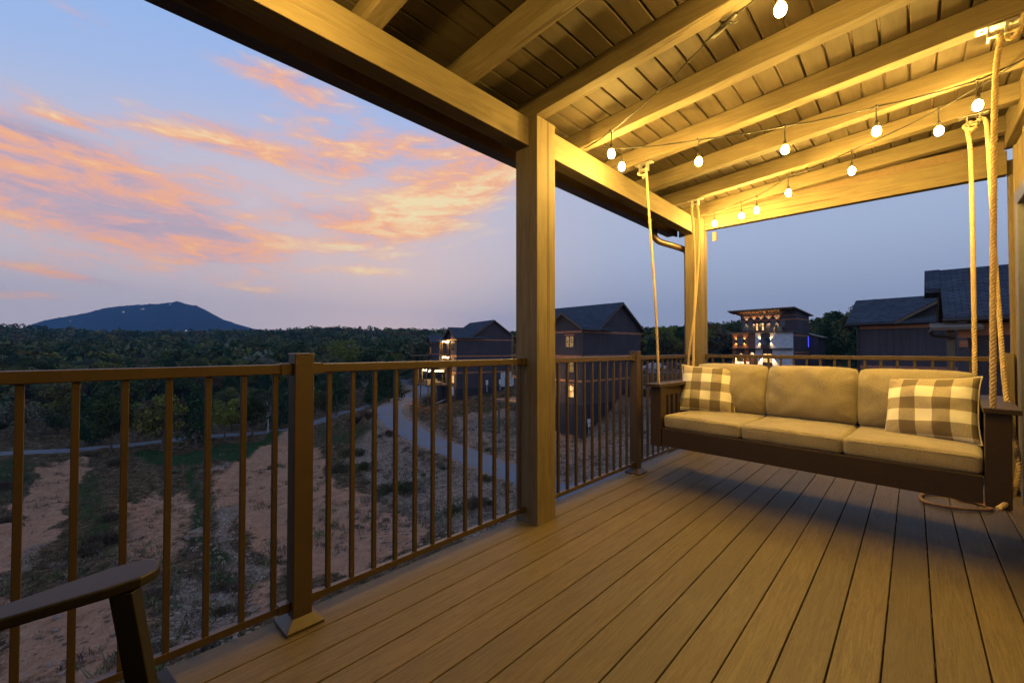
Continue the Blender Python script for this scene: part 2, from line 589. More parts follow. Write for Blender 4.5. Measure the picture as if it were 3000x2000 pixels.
def m_check():
    m, k = newmat('buffalo_check_fabric')
    xyz = k.sep(k.coord('Object'))
    wob = k.noise(k.coord('Object'), 3.0, 2)
    a = k.m('ADD', k.m('DIVIDE', xyz[0], 0.080), k.m('MULTIPLY', wob, 0.25))
    b = k.m('ADD', k.m('DIVIDE', xyz[2], 0.076), k.m('MULTIPLY', wob, 0.25))
    fa = k.m('GREATER_THAN', k.m('MODULO', k.m('ADD', a, 20.30), 2.0), 1.0)
    fb = k.m('GREATER_THAN', k.m('MODULO', k.m('ADD', b, 20.55), 2.0), 1.0)
    s = k.m('MULTIPLY', k.m('ADD', fa, fb), 0.5)
    thr = k.noise(k.coord('Object'), 500, 2, 0.9)
    half = k.mix(k.smooth(thr, 0.4, 0.6), (0.22, 0.18, 0.13, 1), (0.50, 0.44, 0.34, 1))
    c = k.ramp(s, [(0.0, (0.78, 0.74, 0.64)), (0.34, (0, 0, 0)), (0.67, (0.15, 0.12, 0.082))], 'CONSTANT')
    ish = k.m('COMPARE', s, 0.5, 0.1)
    c = k.mix(ish, c, half)
    c = k.mix(k.m('MULTIPLY', k.m('COMPARE', s, 1.0, 0.1), k.m('MULTIPLY', k.smooth(thr, 0.5, 0.7), 0.5)), c, (0.25, 0.2, 0.16, 1))
    k.surf(c, 0.95, k.bump(thr, 0.4, 0.0012), spec=0.1)
    return m


M_CHECK = m_check()
M_ROPE = m_fabric('manila_rope', (0.55, 0.42, 0.25, 1), (0.36, 0.26, 0.14, 1), 160)


def m_leaf(name, stops):
    m, k = newmat(name)
    oi = k.n('ShaderNodeObjectInfo')
    at = k.n('ShaderNodeAttribute', attribute_name='tint')
    f = k.m('FRACT', k.m('ADD', oi.outputs['Random'], at.outputs['Fac']))
    c = k.ramp(f, stops)
    n = k.noise(k.coord('Object'), 0.9, 3)
    c = k.mix(k.smooth(n, 0.35, 0.7), c, k.mix(1.0, c, (1.9, 1.9, 1.5, 1), 'MULTIPLY'))
    n2 = k.n('ShaderNodeTexWhiteNoise'); k.put(n2.inputs['Vector'], k.n('ShaderNodeNewGeometry').outputs['Position'])
    k.surf(c, 0.9, None, 0, 0.0)
    return m


M_DECID = m_leaf('autumn_deciduous_leaves', [(0.0, (0.022, 0.032, 0.012)), (0.14, (0.060, 0.075, 0.030)), (0.28, (0.032, 0.040, 0.016)), (0.42, (0.12, 0.12, 0.06)), (0.54, (0.060, 0.058, 0.030)), (0.63, (0.15, 0.15, 0.035)),
                                              (0.70, (0.085, 0.048, 0.026)), (0.80, (0.145, 0.15, 0.11)), (0.90, (0.030, 0.045, 0.018)), (1.0, (0.055, 0.06, 0.03))])
M_CONIF = m_leaf('dark_evergreen_needles', [(0.0, (0.020, 0.044, 0.022)), (0.5, (0.034, 0.061, 0.027)), (1.0, (0.024, 0.051, 0.031))])
M_YELL = m_leaf('yellow_green_leaves', [(0.0, (0.115, 0.125, 0.024)), (1.0, (0.14, 0.14, 0.03))])
M_SCRUB = m_leaf('dry_scrub_twigs', [(0.0, (0.093, 0.065, 0.058)), (0.45, (0.128, 0.093, 0.076)), (0.6, (0.085, 0.105, 0.051)), (0.8, (0.153, 0.136, 0.076)), (1.0, (0.102, 0.068, 0.060))])


def m_ground():
    m, k = newmat('ground_soil')
    at = k.n('ShaderNodeAttribute', attribute_name='mask')
    sp = k.n('ShaderNodeSeparateColor'); k.t.links.new(at.outputs['Color'], sp.inputs[0])
    D, G, B = sp.outputs[0], sp.outputs[1], sp.outputs[2]
    P = k.coord('Object')
    nb = k.noise(P, 0.35, 6, 0.65)
    nm = k.noise(P, 1.6, 6, 0.65, 0.3)
    nf = k.noise(P, 9.0, 5, 0.7)
    st = k.n('ShaderNodeTexVoronoi'); st.inputs['Scale'].default_value = 4.2; k.put(st.inputs['Vector'], P)
    st2 = k.n('ShaderNodeTexVoronoi'); st2.inputs['Scale'].default_value = 11; k.put(st2.inputs['Vector'], P)
    scrub = k.ramp(k.m('ADD', k.m('MULTIPLY', nm, 0.6), k.m('MULTIPLY', nf, 0.4)), [(0.3, (0.018, 0.014, 0.006)), (0.46, (0.072, 0.048, 0.022)), (0.56, (0.175, 0.105, 0.055)), (0.7, (0.42, 0.25, 0.15))])
    dirt = k.ramp(k.m('ADD', k.m('MULTIPLY', nm, 0.45), k.m('MULTIPLY', nf, 0.55)), [(0.3, (0.26, 0.112, 0.055)), (0.5, (0.47, 0.228, 0.122)), (0.7, (0.65, 0.375, 0.225))])
    grass = k.ramp(k.m('ADD', k.m('MULTIPLY', nm, 0.5), k.m('MULTIPLY', nf, 0.5)), [(0.32, (0.018, 0.03, 0.012)), (0.55, (0.04, 0.07, 0.022)), (0.72, (0.08, 0.10, 0.04))])
    stone = k.ramp(st2.outputs['Color'], [(0.15, (0.16, 0.10, 0.06)), (0.5, (0.32, 0.21, 0.135)), (0.8, (0.56, 0.40, 0.29))])
    stone = k.mix(k.smooth(nf, 0.45, 0.6), stone, (0.27, 0.175, 0.115, 1))
    def brk(mask, sharp=0.5):
        return k.smooth(k.m('ADD', mask, k.m('MULTIPLY', k.m('SUBTRACT', k.m('ADD', k.m('MULTIPLY', nm, 0.5), k.m('MULTIPLY', nf, 0.5)), 0.5), 1.7)), 0.5 - sharp / 2, 0.5 + sharp / 2)
    c = k.mix(brk(D), scrub, dirt)
    c = k.mix(brk(B), c, stone)
    c = k.mix(brk(G), c, grass)
    tuft = k.m('MULTIPLY', k.smooth(nb, 0.52, 0.62), k.smooth(nf, 0.5, 0.6))
    c = k.mix(k.m('MULTIPLY', tuft, 0.55), c, (0.045, 0.042, 0.018, 1))
    peb = k.m('MULTIPLY', k.m('LESS_THAN', st.outputs[0], 0.16), k.m('GREATER_THAN', nf, 0.5))
    c = k.mix(k.m('MULTIPLY', peb, k.m('SUBTRACT', 0.75, k.m('MULTIPLY', D, 0.55))), c, (0.36, 0.33, 0.31, 1))
    h = k.m('ADD', k.m('MULTIPLY', nf, 0.6), k.m('ADD', k.m('MULTIPLY', nm, 1.0), k.m('MULTIPLY', st2.outputs[0], k.m('MULTIPLY', B, -0.4))))
    k.surf(c, 0.95, k.bump(h, 0.9, 0.25), spec=0.0)
    return m


M_GROUND = m_ground()


def m_gravel(name, a, b, tint):
    m, k = newmat(name)
    P = k.coord('Object')
    n = k.noise(P, 26, 5, 0.75)
    nb = k.noise(P, 0.6, 5, 0.6, 0.4)
    c = k.mix(k.smooth(n, 0.35, 0.65), a, b)
    c = k.mix(k.m('MULTIPLY', k.smooth(nb, 0.45, 0.65), 0.7), c, tint)
    k.surf(c, 0.9, k.bump(n, 0.5, 0.02), spec=0.2)
    return m


M_PATH = m_gravel('crushed_grey_gravel', (0.125, 0.13, 0.15, 1), (0.22, 0.225, 0.25, 1), (0.20, 0.155, 0.115, 1))
M_ROAD2 = m_gravel('pale_gravel', (0.12, 0.115, 0.115, 1), (0.20, 0.195, 0.195, 1), (0.13, 0.10, 0.07, 1))
M_ASPH = m_gravel('grey_asphalt', (0.09, 0.095, 0.11, 1), (0.14, 0.145, 0.165, 1), (0.11, 0.11, 0.12, 1))
M_ROCK = m_plain('pale_limestone', (0.26, 0.17, 0.115), 0.9, 0, 0.2, 5, 0.3, 0.6)
M_ROCK2 = m_plain('reddish_rubble', (0.22, 0.135, 0.09), 0.9, 0, 0.2, 5, 0.35, 0.6)


def m_stonewall():
    m, k = newmat('white_ledgestone')
    xyz = k.sep(k.coord('Object'))
    br = k.n('ShaderNodeTexBrick'); k.put(br.inputs['Vector'], k.comb(k.m('ADD', xyz[0], xyz[1]), xyz[2]))
    br.inputs['Color1'].default_value = (0.6, 0.6, 0.63, 1); br.inputs['Color2'].default_value = (0.85, 0.85, 0.87, 1)
    br.inputs['Mortar'].default_value = (0.14, 0.14, 0.16, 1); br.inputs['Scale'].default_value = 1.0
    br.inputs['Brick Width'].default_value = 0.55; br.inputs['Row Height'].default_value = 0.16; br.inputs['Mortar Size'].default_value = 0.02
    k.surf(br.outputs[0], 0.9, k.bump(br.outputs[1], -0.8, 0.05), spec=0.2)
    return m


M_STONE = m_stonewall()


# ------------------------------------------------------------------ terrain height
def px_pts(rows):
    return [tuple(onz(x, y, z)) for (x, y, z) in rows]


CTRL = px_pts([(100, 1950, -11.6), (500, 1900, -11.2), (1000, 1700, -10.9), (1300, 1570, -10.8), (700, 1400, -13.1), (1000, 1500, -12.2), (1100, 1400, -11.5), (1300, 1450, -10.9),
               (1450, 1500, -10.6), (1150, 1600, -11.5), (800, 1550, -12.3), (0, 1325, -14), (400, 1290, -13.8), (850, 1256, -13.5), (0, 1500, -13.1), (200, 1700, -12.4), (-400, 1500, -13),
               (300, 1450, -13.3), (600, 1500, -12.8), (500, 1380, -13.6), (1010, 1205, -12.6), (840, 1150, -12.3), (1050, 1115, -10.6), (1171, 1106, -8.2), (1000, 1290, -12.4),
               (1700, 1380, -9.7), (1850, 1300, -8.4), (1850, 1200, -5.8), (1950, 1130, -4.0), (1950, 1090, -3.0), (2300, 1085, -2.75), (2550, 1092, -3.0), (2050, 1240, -6.0),
               (1490, 1240, -8.4), (1420, 1200, -7.7), (1580, 1230, -8.0), (1060, 1330, -12.0), (950, 1230, -12.8)])
CTRL += [(40.4, 27.2, -9.3), (51.5, 26.2, -3.6), (47.2 * 1.04, 57.8 * 1.04, -8.3), (38, 36, -8.6), (36, 46, -7.8), (12, 0, -8.5), (6, -6, -9.0), (22, -2, -4.5), (30, -6, -3.2), (20, 6, -8.2),
         (0, 0, -10.5), (-6, 8, -11.5), (-20, 0, -11.5), (-30, 30, -13), (0, -30, -7), (40, -30, -2), (80, -20, -2), (110, 0, -2.5), (60, 5, -2.7), (75, 30, -3.2), (62, 45, -4.2), (75, 65, -6)]
for (x, u, z) in [(0, 120, -13), (0, 200, -8), (0, 330, 2), (0, 480, 26), (0, 560, 30), (300, 130, -13), (300, 200, -10), (300, 330, -3), (300, 480, 12), (300, 560, 13),
                  (650, 130, -12.5), (650, 200, -10), (650, 330, -4), (650, 480, 10), (650, 560, 11), (1000, 200, -9), (1000, 330, -3), (1000, 480, 14), (1000, 560, 15),
                  (1300, 150, -7.5), (1300, 200, -7), (1300, 330, -3), (1300, 480, 11), (1300, 560, 12), (1650, 130, -6), (1650, 200, -5), (1650, 330, 0), (1650, 480, 8), (1650, 560, 9),
                  (2000, 130, -3.5), (2000, 200, -2), (2000, 330, 5), (2000, 450, 13), (2000, 560, 13), (2450, 120, -1), (2450, 200, 3), (2450, 330, 8), (2450, 560, 12),
                  (2900, 90, -2), (2900, 200, 3), (2900, 560, 12), (-800, 200, -9), (-800, 500, 12), (3500, 300, 6),
                  (0, 800, 8), (700, 800, 0), (1400, 800, 0), (2200, 800, 4), (3000, 800, 4), (0, 1500, -5), (1500, 1500, -5), (3000, 1500, -5), (0, 2700, -8), (1500, 2700, -8), (3000, 2700, -8)]:
    a = xu(x, u)
    CTRL.append((a[0], a[1], z))
CTRL += [(-300, -300, 0), (300, -300, 0), (-1500, -1500, -5), (1500, -1500, -5), (-2500, 500, -8), (500, -2500, -8)]
CT = np.array(CTRL)
cK = 3.0
dd = np.sqrt(((CT[:, None, :2] - CT[None, :, :2]) ** 2).sum(-1) + cK * cK)
nC = len(CT)
Amat = np.zeros((nC + 1, nC + 1))
Amat[:nC, :nC] = dd - np.eye(nC) * 1.2
Amat[:nC, nC] = 1; Amat[nC, :nC] = 1
SOL = np.linalg.solve(Amat, np.append(CT[:, 2], 0))


def smoothpoly(P, step=1.0):
    """Catmull-Rom through points, resampled"""
    P = [np.array(p, float) for p in P]
    Q = [2 * P[0] - P[1]] + P + [2 * P[-1] - P[-2]]
    out = []
    for i in range(1, len(Q) - 2):
        n = max(2, int(np.linalg.norm(Q[i + 1] - Q[i]) / step))
        for j in range(n):
            t = j / n
            out.append(0.5 * ((2 * Q[i]) + (-Q[i - 1] + Q[i + 1]) * t + (2 * Q[i - 1] - 5 * Q[i] + 4 * Q[i + 1] - Q[i + 2]) * t * t + (-Q[i - 1] + 3 * Q[i] - 3 * Q[i + 1] + Q[i + 2]) * t ** 3))
    out.append(P[-1])
    return np.array(out)


# centre lines: the grey lane past the houses, two pale gravel roads in the valley
LANE = smoothpoly(px_pts([(2060, 1372, -9.6), (1850, 1400, -10.0), (1660, 1440, -10.1), (1515, 1386, -10.0), (1321, 1314, -9.8), (1222, 1271, -9.4), (1150, 1222, -8.9), (1148, 1190, -8.5), (1205, 1160, -8.2), (1240, 1143, -7.9),
                          (1215, 1125, -8.0), (1171, 1112, -8.2)]), 0.8)
ROADV = smoothpoly(px_pts([(-500, 1362, -14.2), (0, 1327, -14), (200, 1318, -14), (400, 1300, -13.9), (600, 1278, -13.7), (850, 1256, -13.5), (1010, 1206, -12.7), (1050, 1200, -12.5), (1100, 1180, -12.0)]), 1.2)
ROADF = smoothpoly(px_pts([(-300, 1236, -13.2), (80, 1226, -13.2), (320, 1216, -13.1), (520, 1192, -12.9), (700, 1170, -12.6), (840, 1150, -12.2), (950, 1133, -11.5), (1050, 1117, -10.6), (1171, 1104, -8.6), (1260, 1096, -8.0)]), 1.6)
ROADS = [(LANE, 1.95), (ROADV, 1.5), (ROADF, 2.3)]
LOT = [xu(1780, 74), xu(2130, 70), xu(2420, 58), xu(2560, 62), xu(2420, 84), xu(2120, 96), xu(1850, 100)]   # asphalt lot by the lit building


def base_h(x, y):
    x = np.asarray(x, float).ravel(); y = np.asarray(y, float).ravel()
    out = np.empty(len(x))
    for s in range(0, len(x), 20000):
        xs, ys = x[s:s + 20000], y[s:s + 20000]
        q = np.sqrt((xs[:, None] - CT[None, :, 0]) ** 2 + (ys[:, None] - CT[None, :, 1]) ** 2 + cK * cK)
        out[s:s + 20000] = q @ SOL[:nC] + SOL[nC]
    return out


def road_info(x, y):
    """distance to each road and its level"""
    res = []
    for (L, hw) in ROADS:
        D = np.full(len(x), 1e9); Z = np.zeros(len(x))
        near = np.hypot(x, y) < 260
        idx = np.where(near)[0]
        for s in range(0, len(idx), 8000):
            ii = idx[s:s + 8000]
            q = (x[ii][:, None] - L[None, :, 0]) ** 2 + (y[ii][:, None] - L[None, :, 1]) ** 2
            a = q.argmin(1)
            D[ii] = np.sqrt(q[np.arange(len(ii)), a]); Z[ii] = L[a, 2]
        res.append((D, Z, hw))
    return res


def sstep(v, a, b):
    t = np.clip((v - a) / (b - a), 0, 1)
    return t * t * (3 - 2 * t)


def fbm(x, y, f, octs=4, seed=0.0):
    out = np.zeros(len(x)); amp = 1.0
    for o in range(octs):
        out += amp * np.array([mnoise.noise((a, b, seed + o * 7.3)) for a, b in zip(x * f, y * f)])
        amp *= 0.5; f *= 2.1
    return out


def height(x, y, rough=True):
    x = np.atleast_1d(np.asarray(x, float)); y = np.atleast_1d(np.asarray(y, float))
    z = base_h(x, y)
    inf = road_info(x, y)
    keep = np.ones(len(x))
    for (D, Z, hw) in inf:
        wgt = 1 - sstep(D, hw + 0.4, hw + 4.0)
        z = z * (1 - wgt) + (Z - 0.06) * wgt
        keep *= sstep(D, hw + 0.1, hw + 2.5)
    if rough:
        r = np.hypot(x, y)
        nz = fbm(x, y, 0.22, 5, 3.1) * 0.42 * np.clip(r / 30, 0.5, 6.0) + fbm(x, y, 1.7, 3, 9.7) * 0.07
        z = z + nz * keep
    return z


def ground_hit(px, py, lo=12, hi=700):
    """where the ray through a photo point meets the ground"""
    d = ray(px, py)
    t = np.geomspace(lo, hi, 260)
    P = C0[None] + d[None] * t[:, None]
    h = height(P[:, 0], P[:, 1], False)
    b = np.where(P[:, 2] < h)[0]
    i = b[0] if len(b) else len(t) - 1
    return P[i]


# ------------------------------------------------------------------ ground sheet
angs = np.concatenate([np.arange(-18, 108, 0.26), np.arange(108, 342, 6.0)])
angs = np.radians(angs)
rad = np.concatenate([[0.01, 1.5, 3], np.geomspace(4.5, 130, 300), np.geomspace(133, 3400, 90)])
AA, RR = np.meshgrid(angs, rad)
gx = (RR * np.cos(AA)).ravel(); gy = (RR * np.sin(AA)).ravel()
gz = height(gx, gy)
na, nr = len(angs), len(rad)
ii = np.arange(nr - 1)[:, None] * na; jj = np.arange(na)[None, :]
j2 = (jj + 1) % na
GF = np.stack([ii + jj, ii + na + jj, ii + na + j2, ii + j2], -1).reshape(-1, 4)
gm = fastmesh('ground', np.stack([gx, gy, gz], 1), GF, M_GROUND, True)
# what the soil is made of: R bare dirt, G grass, B stones
MK = np.zeros((len(gx), 4)); MK[:, 3] = 1
# each patch: outline or centre line traced on the ground, channel, strength, softness (m), half width for lines
PATCHES = [
    ('poly', [(905, 1262), (850, 1275), (720, 1310), (665, 1370), (625, 1420), (640, 1480), (700, 1540), (760, 1600), (880, 1690), (1010, 1690), (1190, 1610), (1270, 1540), (1110, 1475), (1010, 1440), (960, 1400), (925, 1330)], 0, 1.15, 1.0, 0),
    ('poly', [(330, 1480), (450, 1440), (560, 1440), (590, 1500), (540, 1600), (480, 1690), (370, 1700), (305, 1620), (330, 1540)], 0, 0.66, 1.5, 0),
    ('poly', [(-50, 1770), (200, 1750), (330, 1760), (480, 1860), (440, 2000), (-50, 2000)], 0, 0.8, 0.8, 0),
    ('poly', [(690, 1600), (820, 1700), (800, 1800), (720, 1780), (680, 1690)], 0, 0.7, 0.6, 0),
    ('line', [(200, 1352), (190, 1385), (165, 1430), (130, 1480), (85, 1540), (30, 1605), (-40, 1680)], 0, 1.25, 0.7, 1.7),
    ('line', [(0, 1720), (60, 1650), (110, 1600)], 2, 0.7, 0.6, 0.5),
    ('poly', [(370, 1332), (560, 1322), (700, 1300), (850, 1270), (780, 1310), (690, 1352), (560, 1362), (400, 1350)], 1, 0.95, 1.2, 0),
    ('line', [(560, 1385), (565, 1430), (590, 1500), (560, 1560), (585, 1610), (640, 1660), (665, 1720)], 1, 0.75, 0.8, 0.55),
    ('line', [(270, 1400), (255, 1470), (290, 1530), (270, 1600)], 1, 0.55, 0.9, 0.9),
    ('poly', [(-30, 1345), (110, 1360), (120, 1400), (60, 1460), (-30, 1480)], 1, 0.6, 1.2, 0),
    ('poly', [(930, 1255), (1100, 1230), (1120, 1262), (1010, 1310), (940, 1300)], 1, 0.5, 1.5, 0),
    ('line', [(1390, 1195), (1450, 1230), (1510, 1250)], 1, 0.5, 1.5, 1.6),
    ('poly', [(1130, 1260), (1240, 1340), (1530, 1440), (1530, 1640), (1300, 1560), (1120, 1450), (1010, 1360), (1040, 1290)], 2, 0.85, 1.5, 0),
    ('poly', [(1330, 1215), (1540, 1200), (1700, 1300), (1870, 1130), (1960, 1150), (1960, 1420), (1620, 1440), (1500, 1350), (1330, 1290)], 2, 0.85, 2.0, 0),
    ('poly', [(450, 1730), (560, 1690), (640, 1720), (700, 1790), (620, 1880), (500, 1880)], 2, 0.95, 0.5, 0),
    ('line', [(690, 1480), (650, 1540), (640, 1600), (720, 1660), (730, 1720)], 2, 0.85, 0.5, 0.45),
    ('line', [(640, 1385), (690, 1345), (780, 1310)], 2, 0.7, 0.8, 0.6),
]


def sdist(X, Y, P, closed):
    d_ = np.full(len(X), 1e9); ins = np.zeros(len(X), bool)
    n = len(P)
    for i in range(n if closed else n - 1):
        a = P[i]; b = P[(i + 1) % n]
        ab = b - a; t_ = np.clip(((X - a[0]) * ab[0] + (Y - a[1]) * ab[1]) / (ab @ ab + 1e-9), 0, 1)
        d_ = np.minimum(d_, np.hypot(X - a[0] - ab[0] * t_, Y - a[1] - ab[1] * t_))
        if closed:
            c_ = ((a[1] > Y) != (b[1] > Y)) & (X < (b[0] - a[0]) * (Y - a[1]) / (b[1] - a[1] + 1e-12) + a[0])
            ins ^= c_
    return np.where(ins, -d_, d_)


rr2 = np.hypot(gx, gy)
nearv = np.where(rr2 < 150)[0]
jx = np.array([mnoise.noise((a * 0.35, b * 0.35, 7.7)) for a, b in zip(gx[nearv], gy[nearv])]) * 1.1
jy = np.array([mnoise.noise((a * 0.35, b * 0.35, 17.7)) for a, b in zip(gx[nearv], gy[nearv])]) * 1.1
for (kd_, pts_, ch_, st_, so_, hw_) in PATCHES:
    P = np.array([ground_hit(*p)[:2] for p in pts_])
    d_ = sdist(gx[nearv] + jx, gy[nearv] + jy, P, kd_ == 'poly') - hw_
    MK[nearv, ch_] = np.maximum(MK[nearv, ch_], st_ * (1 - sstep(d_, -so_, so_)))
    if ch_ != 0 and kd_ == 'line': MK[nearv, 0] *= 1 - 0.7 * (1 - sstep(d_, -so_, so_))
near_dirt = (rr2 < 22) * 0.3
MK[:, 0] = np.maximum(MK[:, 0], near_dirt)
MK[:, 1] = np.maximum(MK[:, 1], sstep(rr2, 105, 160) * 0.8)
inf = road_info(gx, gy)
for (D, Z, hw) in inf[:1]:
    MK[:, 2] = np.maximum(MK[:, 2], (1 - sstep(D, hw, hw + 3.5)) * 0.7)
ca = gm.color_attributes.new('mask', 'FLOAT_COLOR', 'POINT')
ca.data.foreach_set('color', MK.astype(np.float32).ravel())
go = bpy.data.objects.new('ground', gm); col.objects.link(go); tag(go, kind='structure')


# ------------------------------------------------------------------ roads
def road(name, L, hw, mat, lift=0.02):
    T = np.gradient(L[:, :2], axis=0); T /= np.linalg.norm(T, axis=1)[:, None]
    Nn = np.stack([-T[:, 1], T[:, 0]], 1)
    cols = 9
    V = []
    for j in range(cols):
        f = j / (cols - 1) * 2 - 1
        wob = 0.25 * np.array([mnoise.noise((i * 0.21, j * 0.3 + hw, 4.4)) for i in range(len(L))]) * (abs(f) > 0.9)
        e = hw * f + wob
        z = L[:, 2] + lift + 0.05 * (1 - f * f) - (0.10 if abs(f) > 0.95 else 0)
        V.append(np.column_stack([L[:, 0] + Nn[:, 0] * e, L[:, 1] + Nn[:, 1] * e, z]))
    V = np.stack(V, 1).reshape(-1, 3)
    n = len(L)
    a = (np.arange(n - 1)[:, None] * cols + np.arange(cols - 1)[None]).ravel()
    F = np.stack([a, a + 1, a + cols + 1, a + cols], 1)
    me = fastmesh(name, V, F, mat, True)
    o = bpy.data.objects.new(name, me); col.objects.link(o)
    return tag(o, kind='structure')


road('lane', LANE, 1.95, M_PATH)
road('gravel_road', ROADV, 1.5, M_ROAD2)
road('valley_road', ROADF, 2.3, M_ROAD2)
# asphalt lot: a sheet draped on the ground
lp = np.array(LOT)
cen = lp.mean(0)
V = []; F = []
NR = 14
for i, p in enumerate(lp):
    pass
ring = smoothpoly([tuple(p) for p in lp] + [tuple(lp[0])], 2.0)[:-1]
nn_ = len(ring)
for j in range(NR + 1):
    t = j / NR
    q = cen + (ring - cen) * t
    zz = height(q[:, 0], q[:, 1], False) + 0.22
    V.append(np.column_stack([q, zz]))
V = np.concatenate(V)
F = []
for j in range(NR):
    for i in range(nn_):
        F.append((j * nn_ + i, j * nn_ + (i + 1) % nn_, (j + 1) * nn_ + (i + 1) % nn_, (j + 1) * nn_ + i))
me = fastmesh('parking_lot', V, np.array(F)[:, ::-1], M_ASPH, True)
o = bpy.data.objects.new('parking_lot', me); col.objects.link(o); tag(o, kind='structure')

# ------------------------------------------------------------------ mountain on the horizon
def m_mount():
    m, k = newmat('wooded_mountain')
    P = k.coord('Object')
    n = k.noise(P, 0.02, 8, 0.7)
    c = k.ramp(n, [(0.35, (0.004, 0.012, 0.020)), (0.55, (0.010, 0.024, 0.034)), (0.7, (0.03, 0.045, 0.05))])  # blue of the hazy air in between is tinted into the forest colour
    sp = k.noise(P, 0.0045, 4, 0.6)
    c = k.mix(k.m('MULTIPLY', k.smooth(sp, 0.66, 0.72), 0.5), c, (0.2, 0.17, 0.16, 1))
    k.surf(c, 1.0, k.bump(n, 1.0, 18), spec=0.0)
    return m


prof = [(-260, 968), (-60, 965), (60, 962), (130, 941), (230, 922), (265, 916), (300, 905), (340, 899), (400, 893), (455, 890), (500, 890), (515, 886), (540, 893), (575, 898), (610, 914), (650, 936), (690, 950), (740, 962), (800, 972), (900, 990)]
xs = np.arange(-260, 901, 4.0)
yy = np.interp(xs, [p[0] for p in prof], [p[1] for p in prof])
NJ = 44
V = np.zeros((NJ, len(xs), 3))
for i, (x, y) in enumerate(zip(xs, yy)):
    u0 = 2750
    top = CAM_H + (1022 - y) / 1243. * u0
    for j in range(NJ):
        t = j / (NJ - 1)
        if t < 0.7:
            s = t / 0.7; u = 2050 + 700 * s; hgt = -10 + (top + 10) * (math.sin(s * math.pi / 2) ** 1.15)
        else:
            s = (t - 0.7) / 0.3; u = 2750 + 350 * s; hgt = -10 + (top + 10) * math.cos(s * math.pi / 2)
        nx, ny = xu(x, u)
        e = mnoise.fractal((nx * 0.004, ny * 0.004, 1.3), 1.0, 2.1, 5) * 34 * math.sin(min(1, t / 0.7) * math.pi) + (mnoise.noise((nx * 0.09, ny * 0.09, 2)) + mnoise.noise((nx * 0.03, ny * 0.03, 5))) * 4.0 * (hgt > 5)
        V[j, i] = (nx, ny, hgt + e * (0 if hgt < 0 else 1))
n = len(xs)
a = (np.arange(NJ - 1)[:, None] * n + np.arange(n - 1)[None]).ravel()
me = fastmesh('mountain', V.reshape(-1, 3), np.stack([a, a + 1, a + n + 1, a + n], 1), m_mount(), True)
o = bpy.data.objects.new('mountain', me); col.objects.link(o); tag(o, kind='structure')
M_FARLIT = m_emit('far_house_lights', (1.0, 0.85, 0.6, 1), 0.45)
for q, (x, y, wd, lb) in enumerate([(362, 913, 8, 'lit house high on the left slope of the blue mountain'), (415, 905, 5, 'small lit house just below the mountain ridge, left one of a pair'),
                                    (421, 904, 5, 'small lit house just below the mountain ridge, right one of a pair'), (206, 940, 4, 'faint lit house low on the far left slope of the mountain'),
                                    (545, 967, 6, 'lit house at the foot of the mountain above the treetops'), (498, 891, 4, 'lit house on the very crest of the mountain')]):
    dv = ray(x, y)
    for t in np.arange(2000, 2900, 6):
        P = C0 + dv * t
        i = int(np.clip((x + 260) / 4, 0, n - 1))
        if P[2] < np.interp(t, np.linspace(2050, 2750, 31), V[:31, i, 2]): break
    else:
        P = C0 + dv * 2740
    t = thing('distant_house', lb, 'house', tuple(P - ray(x, y) * 8), 0, 'lit houses on the mountain')
    MB().box(-wd / 2, wd / 2, -wd / 2, wd / 2, -6, 1.0).build('wall', M_FARLIT, t)
    MB().prism([(-wd / 2 - 1, 1.5), (wd / 2 + 1, 1.5), (0, 4)], 'y', -wd / 2, wd / 2).build('roof', M_SHX, t)
# ================================================================== THE PORCH
# ------------------------------------------------------------------ deck boards
WALLY = -0.60
mb = MB()
mb.box(-3.2, 5.27, 1.7685, 1.945, -0.026, 0)               # outer board along the edge
y = 1.7635
i = 0
while y > WALLY - 0.3:
    x0 = -3.2
    yb = y - 0.1345
    mb.box(-3.2, 5.27, yb, y, -0.026 - 0.0006 * (i % 3), 0.0 - 0.0006 * (i % 3))
    y -= 0.1392
    i += 1
dk = mb.build('deck_floor', M_DECK, bevel=0.003)
tag(dk, kind='structure')
mb = MB()
mb.box(-3.2, 5.25, 1.88, 1.92, -0.27, -0.028)
mb.box(5.20, 5.24, WALLY, 1.88, -0.27, -0.028)
for x in np.arange(-3, 5.1, 0.4):
    mb.box(x, x + 0.04, WALLY, 1.88, -0.26, -0.03)
jf = mb.build('deck_framing', M_FASCIA)
tag(jf, kind='structure')

# ------------------------------------------------------------------ wooden posts
PX0, PX1, PY0, PY1 = 2.098, 2.288, 1.76, 1.948


def post(x0, label, ztop, zcut):
    t = thing('porch_post', label, 'post', (x0 + 0.095, 1.854, 0))
    m2 = MB()
    # full section up to the beam, a thinner tongue in front of the beam above it
    m2.box(-0.095, 0.095, -0.0255, 0.094, 0, zcut)
    o = m2.build('shaft', M_TZ, t, bevel=0.004)
    m2 = MB(); m2.box(-0.095, 0.095, -0.094, -0.026, 0, ztop)
    m2.build('tongue', M_TZ, t, bevel=0.003)
    return t


post(2.098, 'thick square tan timber post in the middle of the railing, lit yellow', 2.655, 2.474)
post(5.03, 'far corner tan timber post behind the left end of the swing', 2.655, 2.474)

# ------------------------------------------------------------------ porch roof
roof = thing('porch_roof', 'timber shed roof over the deck with exposed rafters and boarded ceiling', 'porch roof', (0, 0, 2.66))
SL = 0.0675


def rb(y):            # rafter underside above z=2.66
    return 0.002 + SL * (1.81 - y)


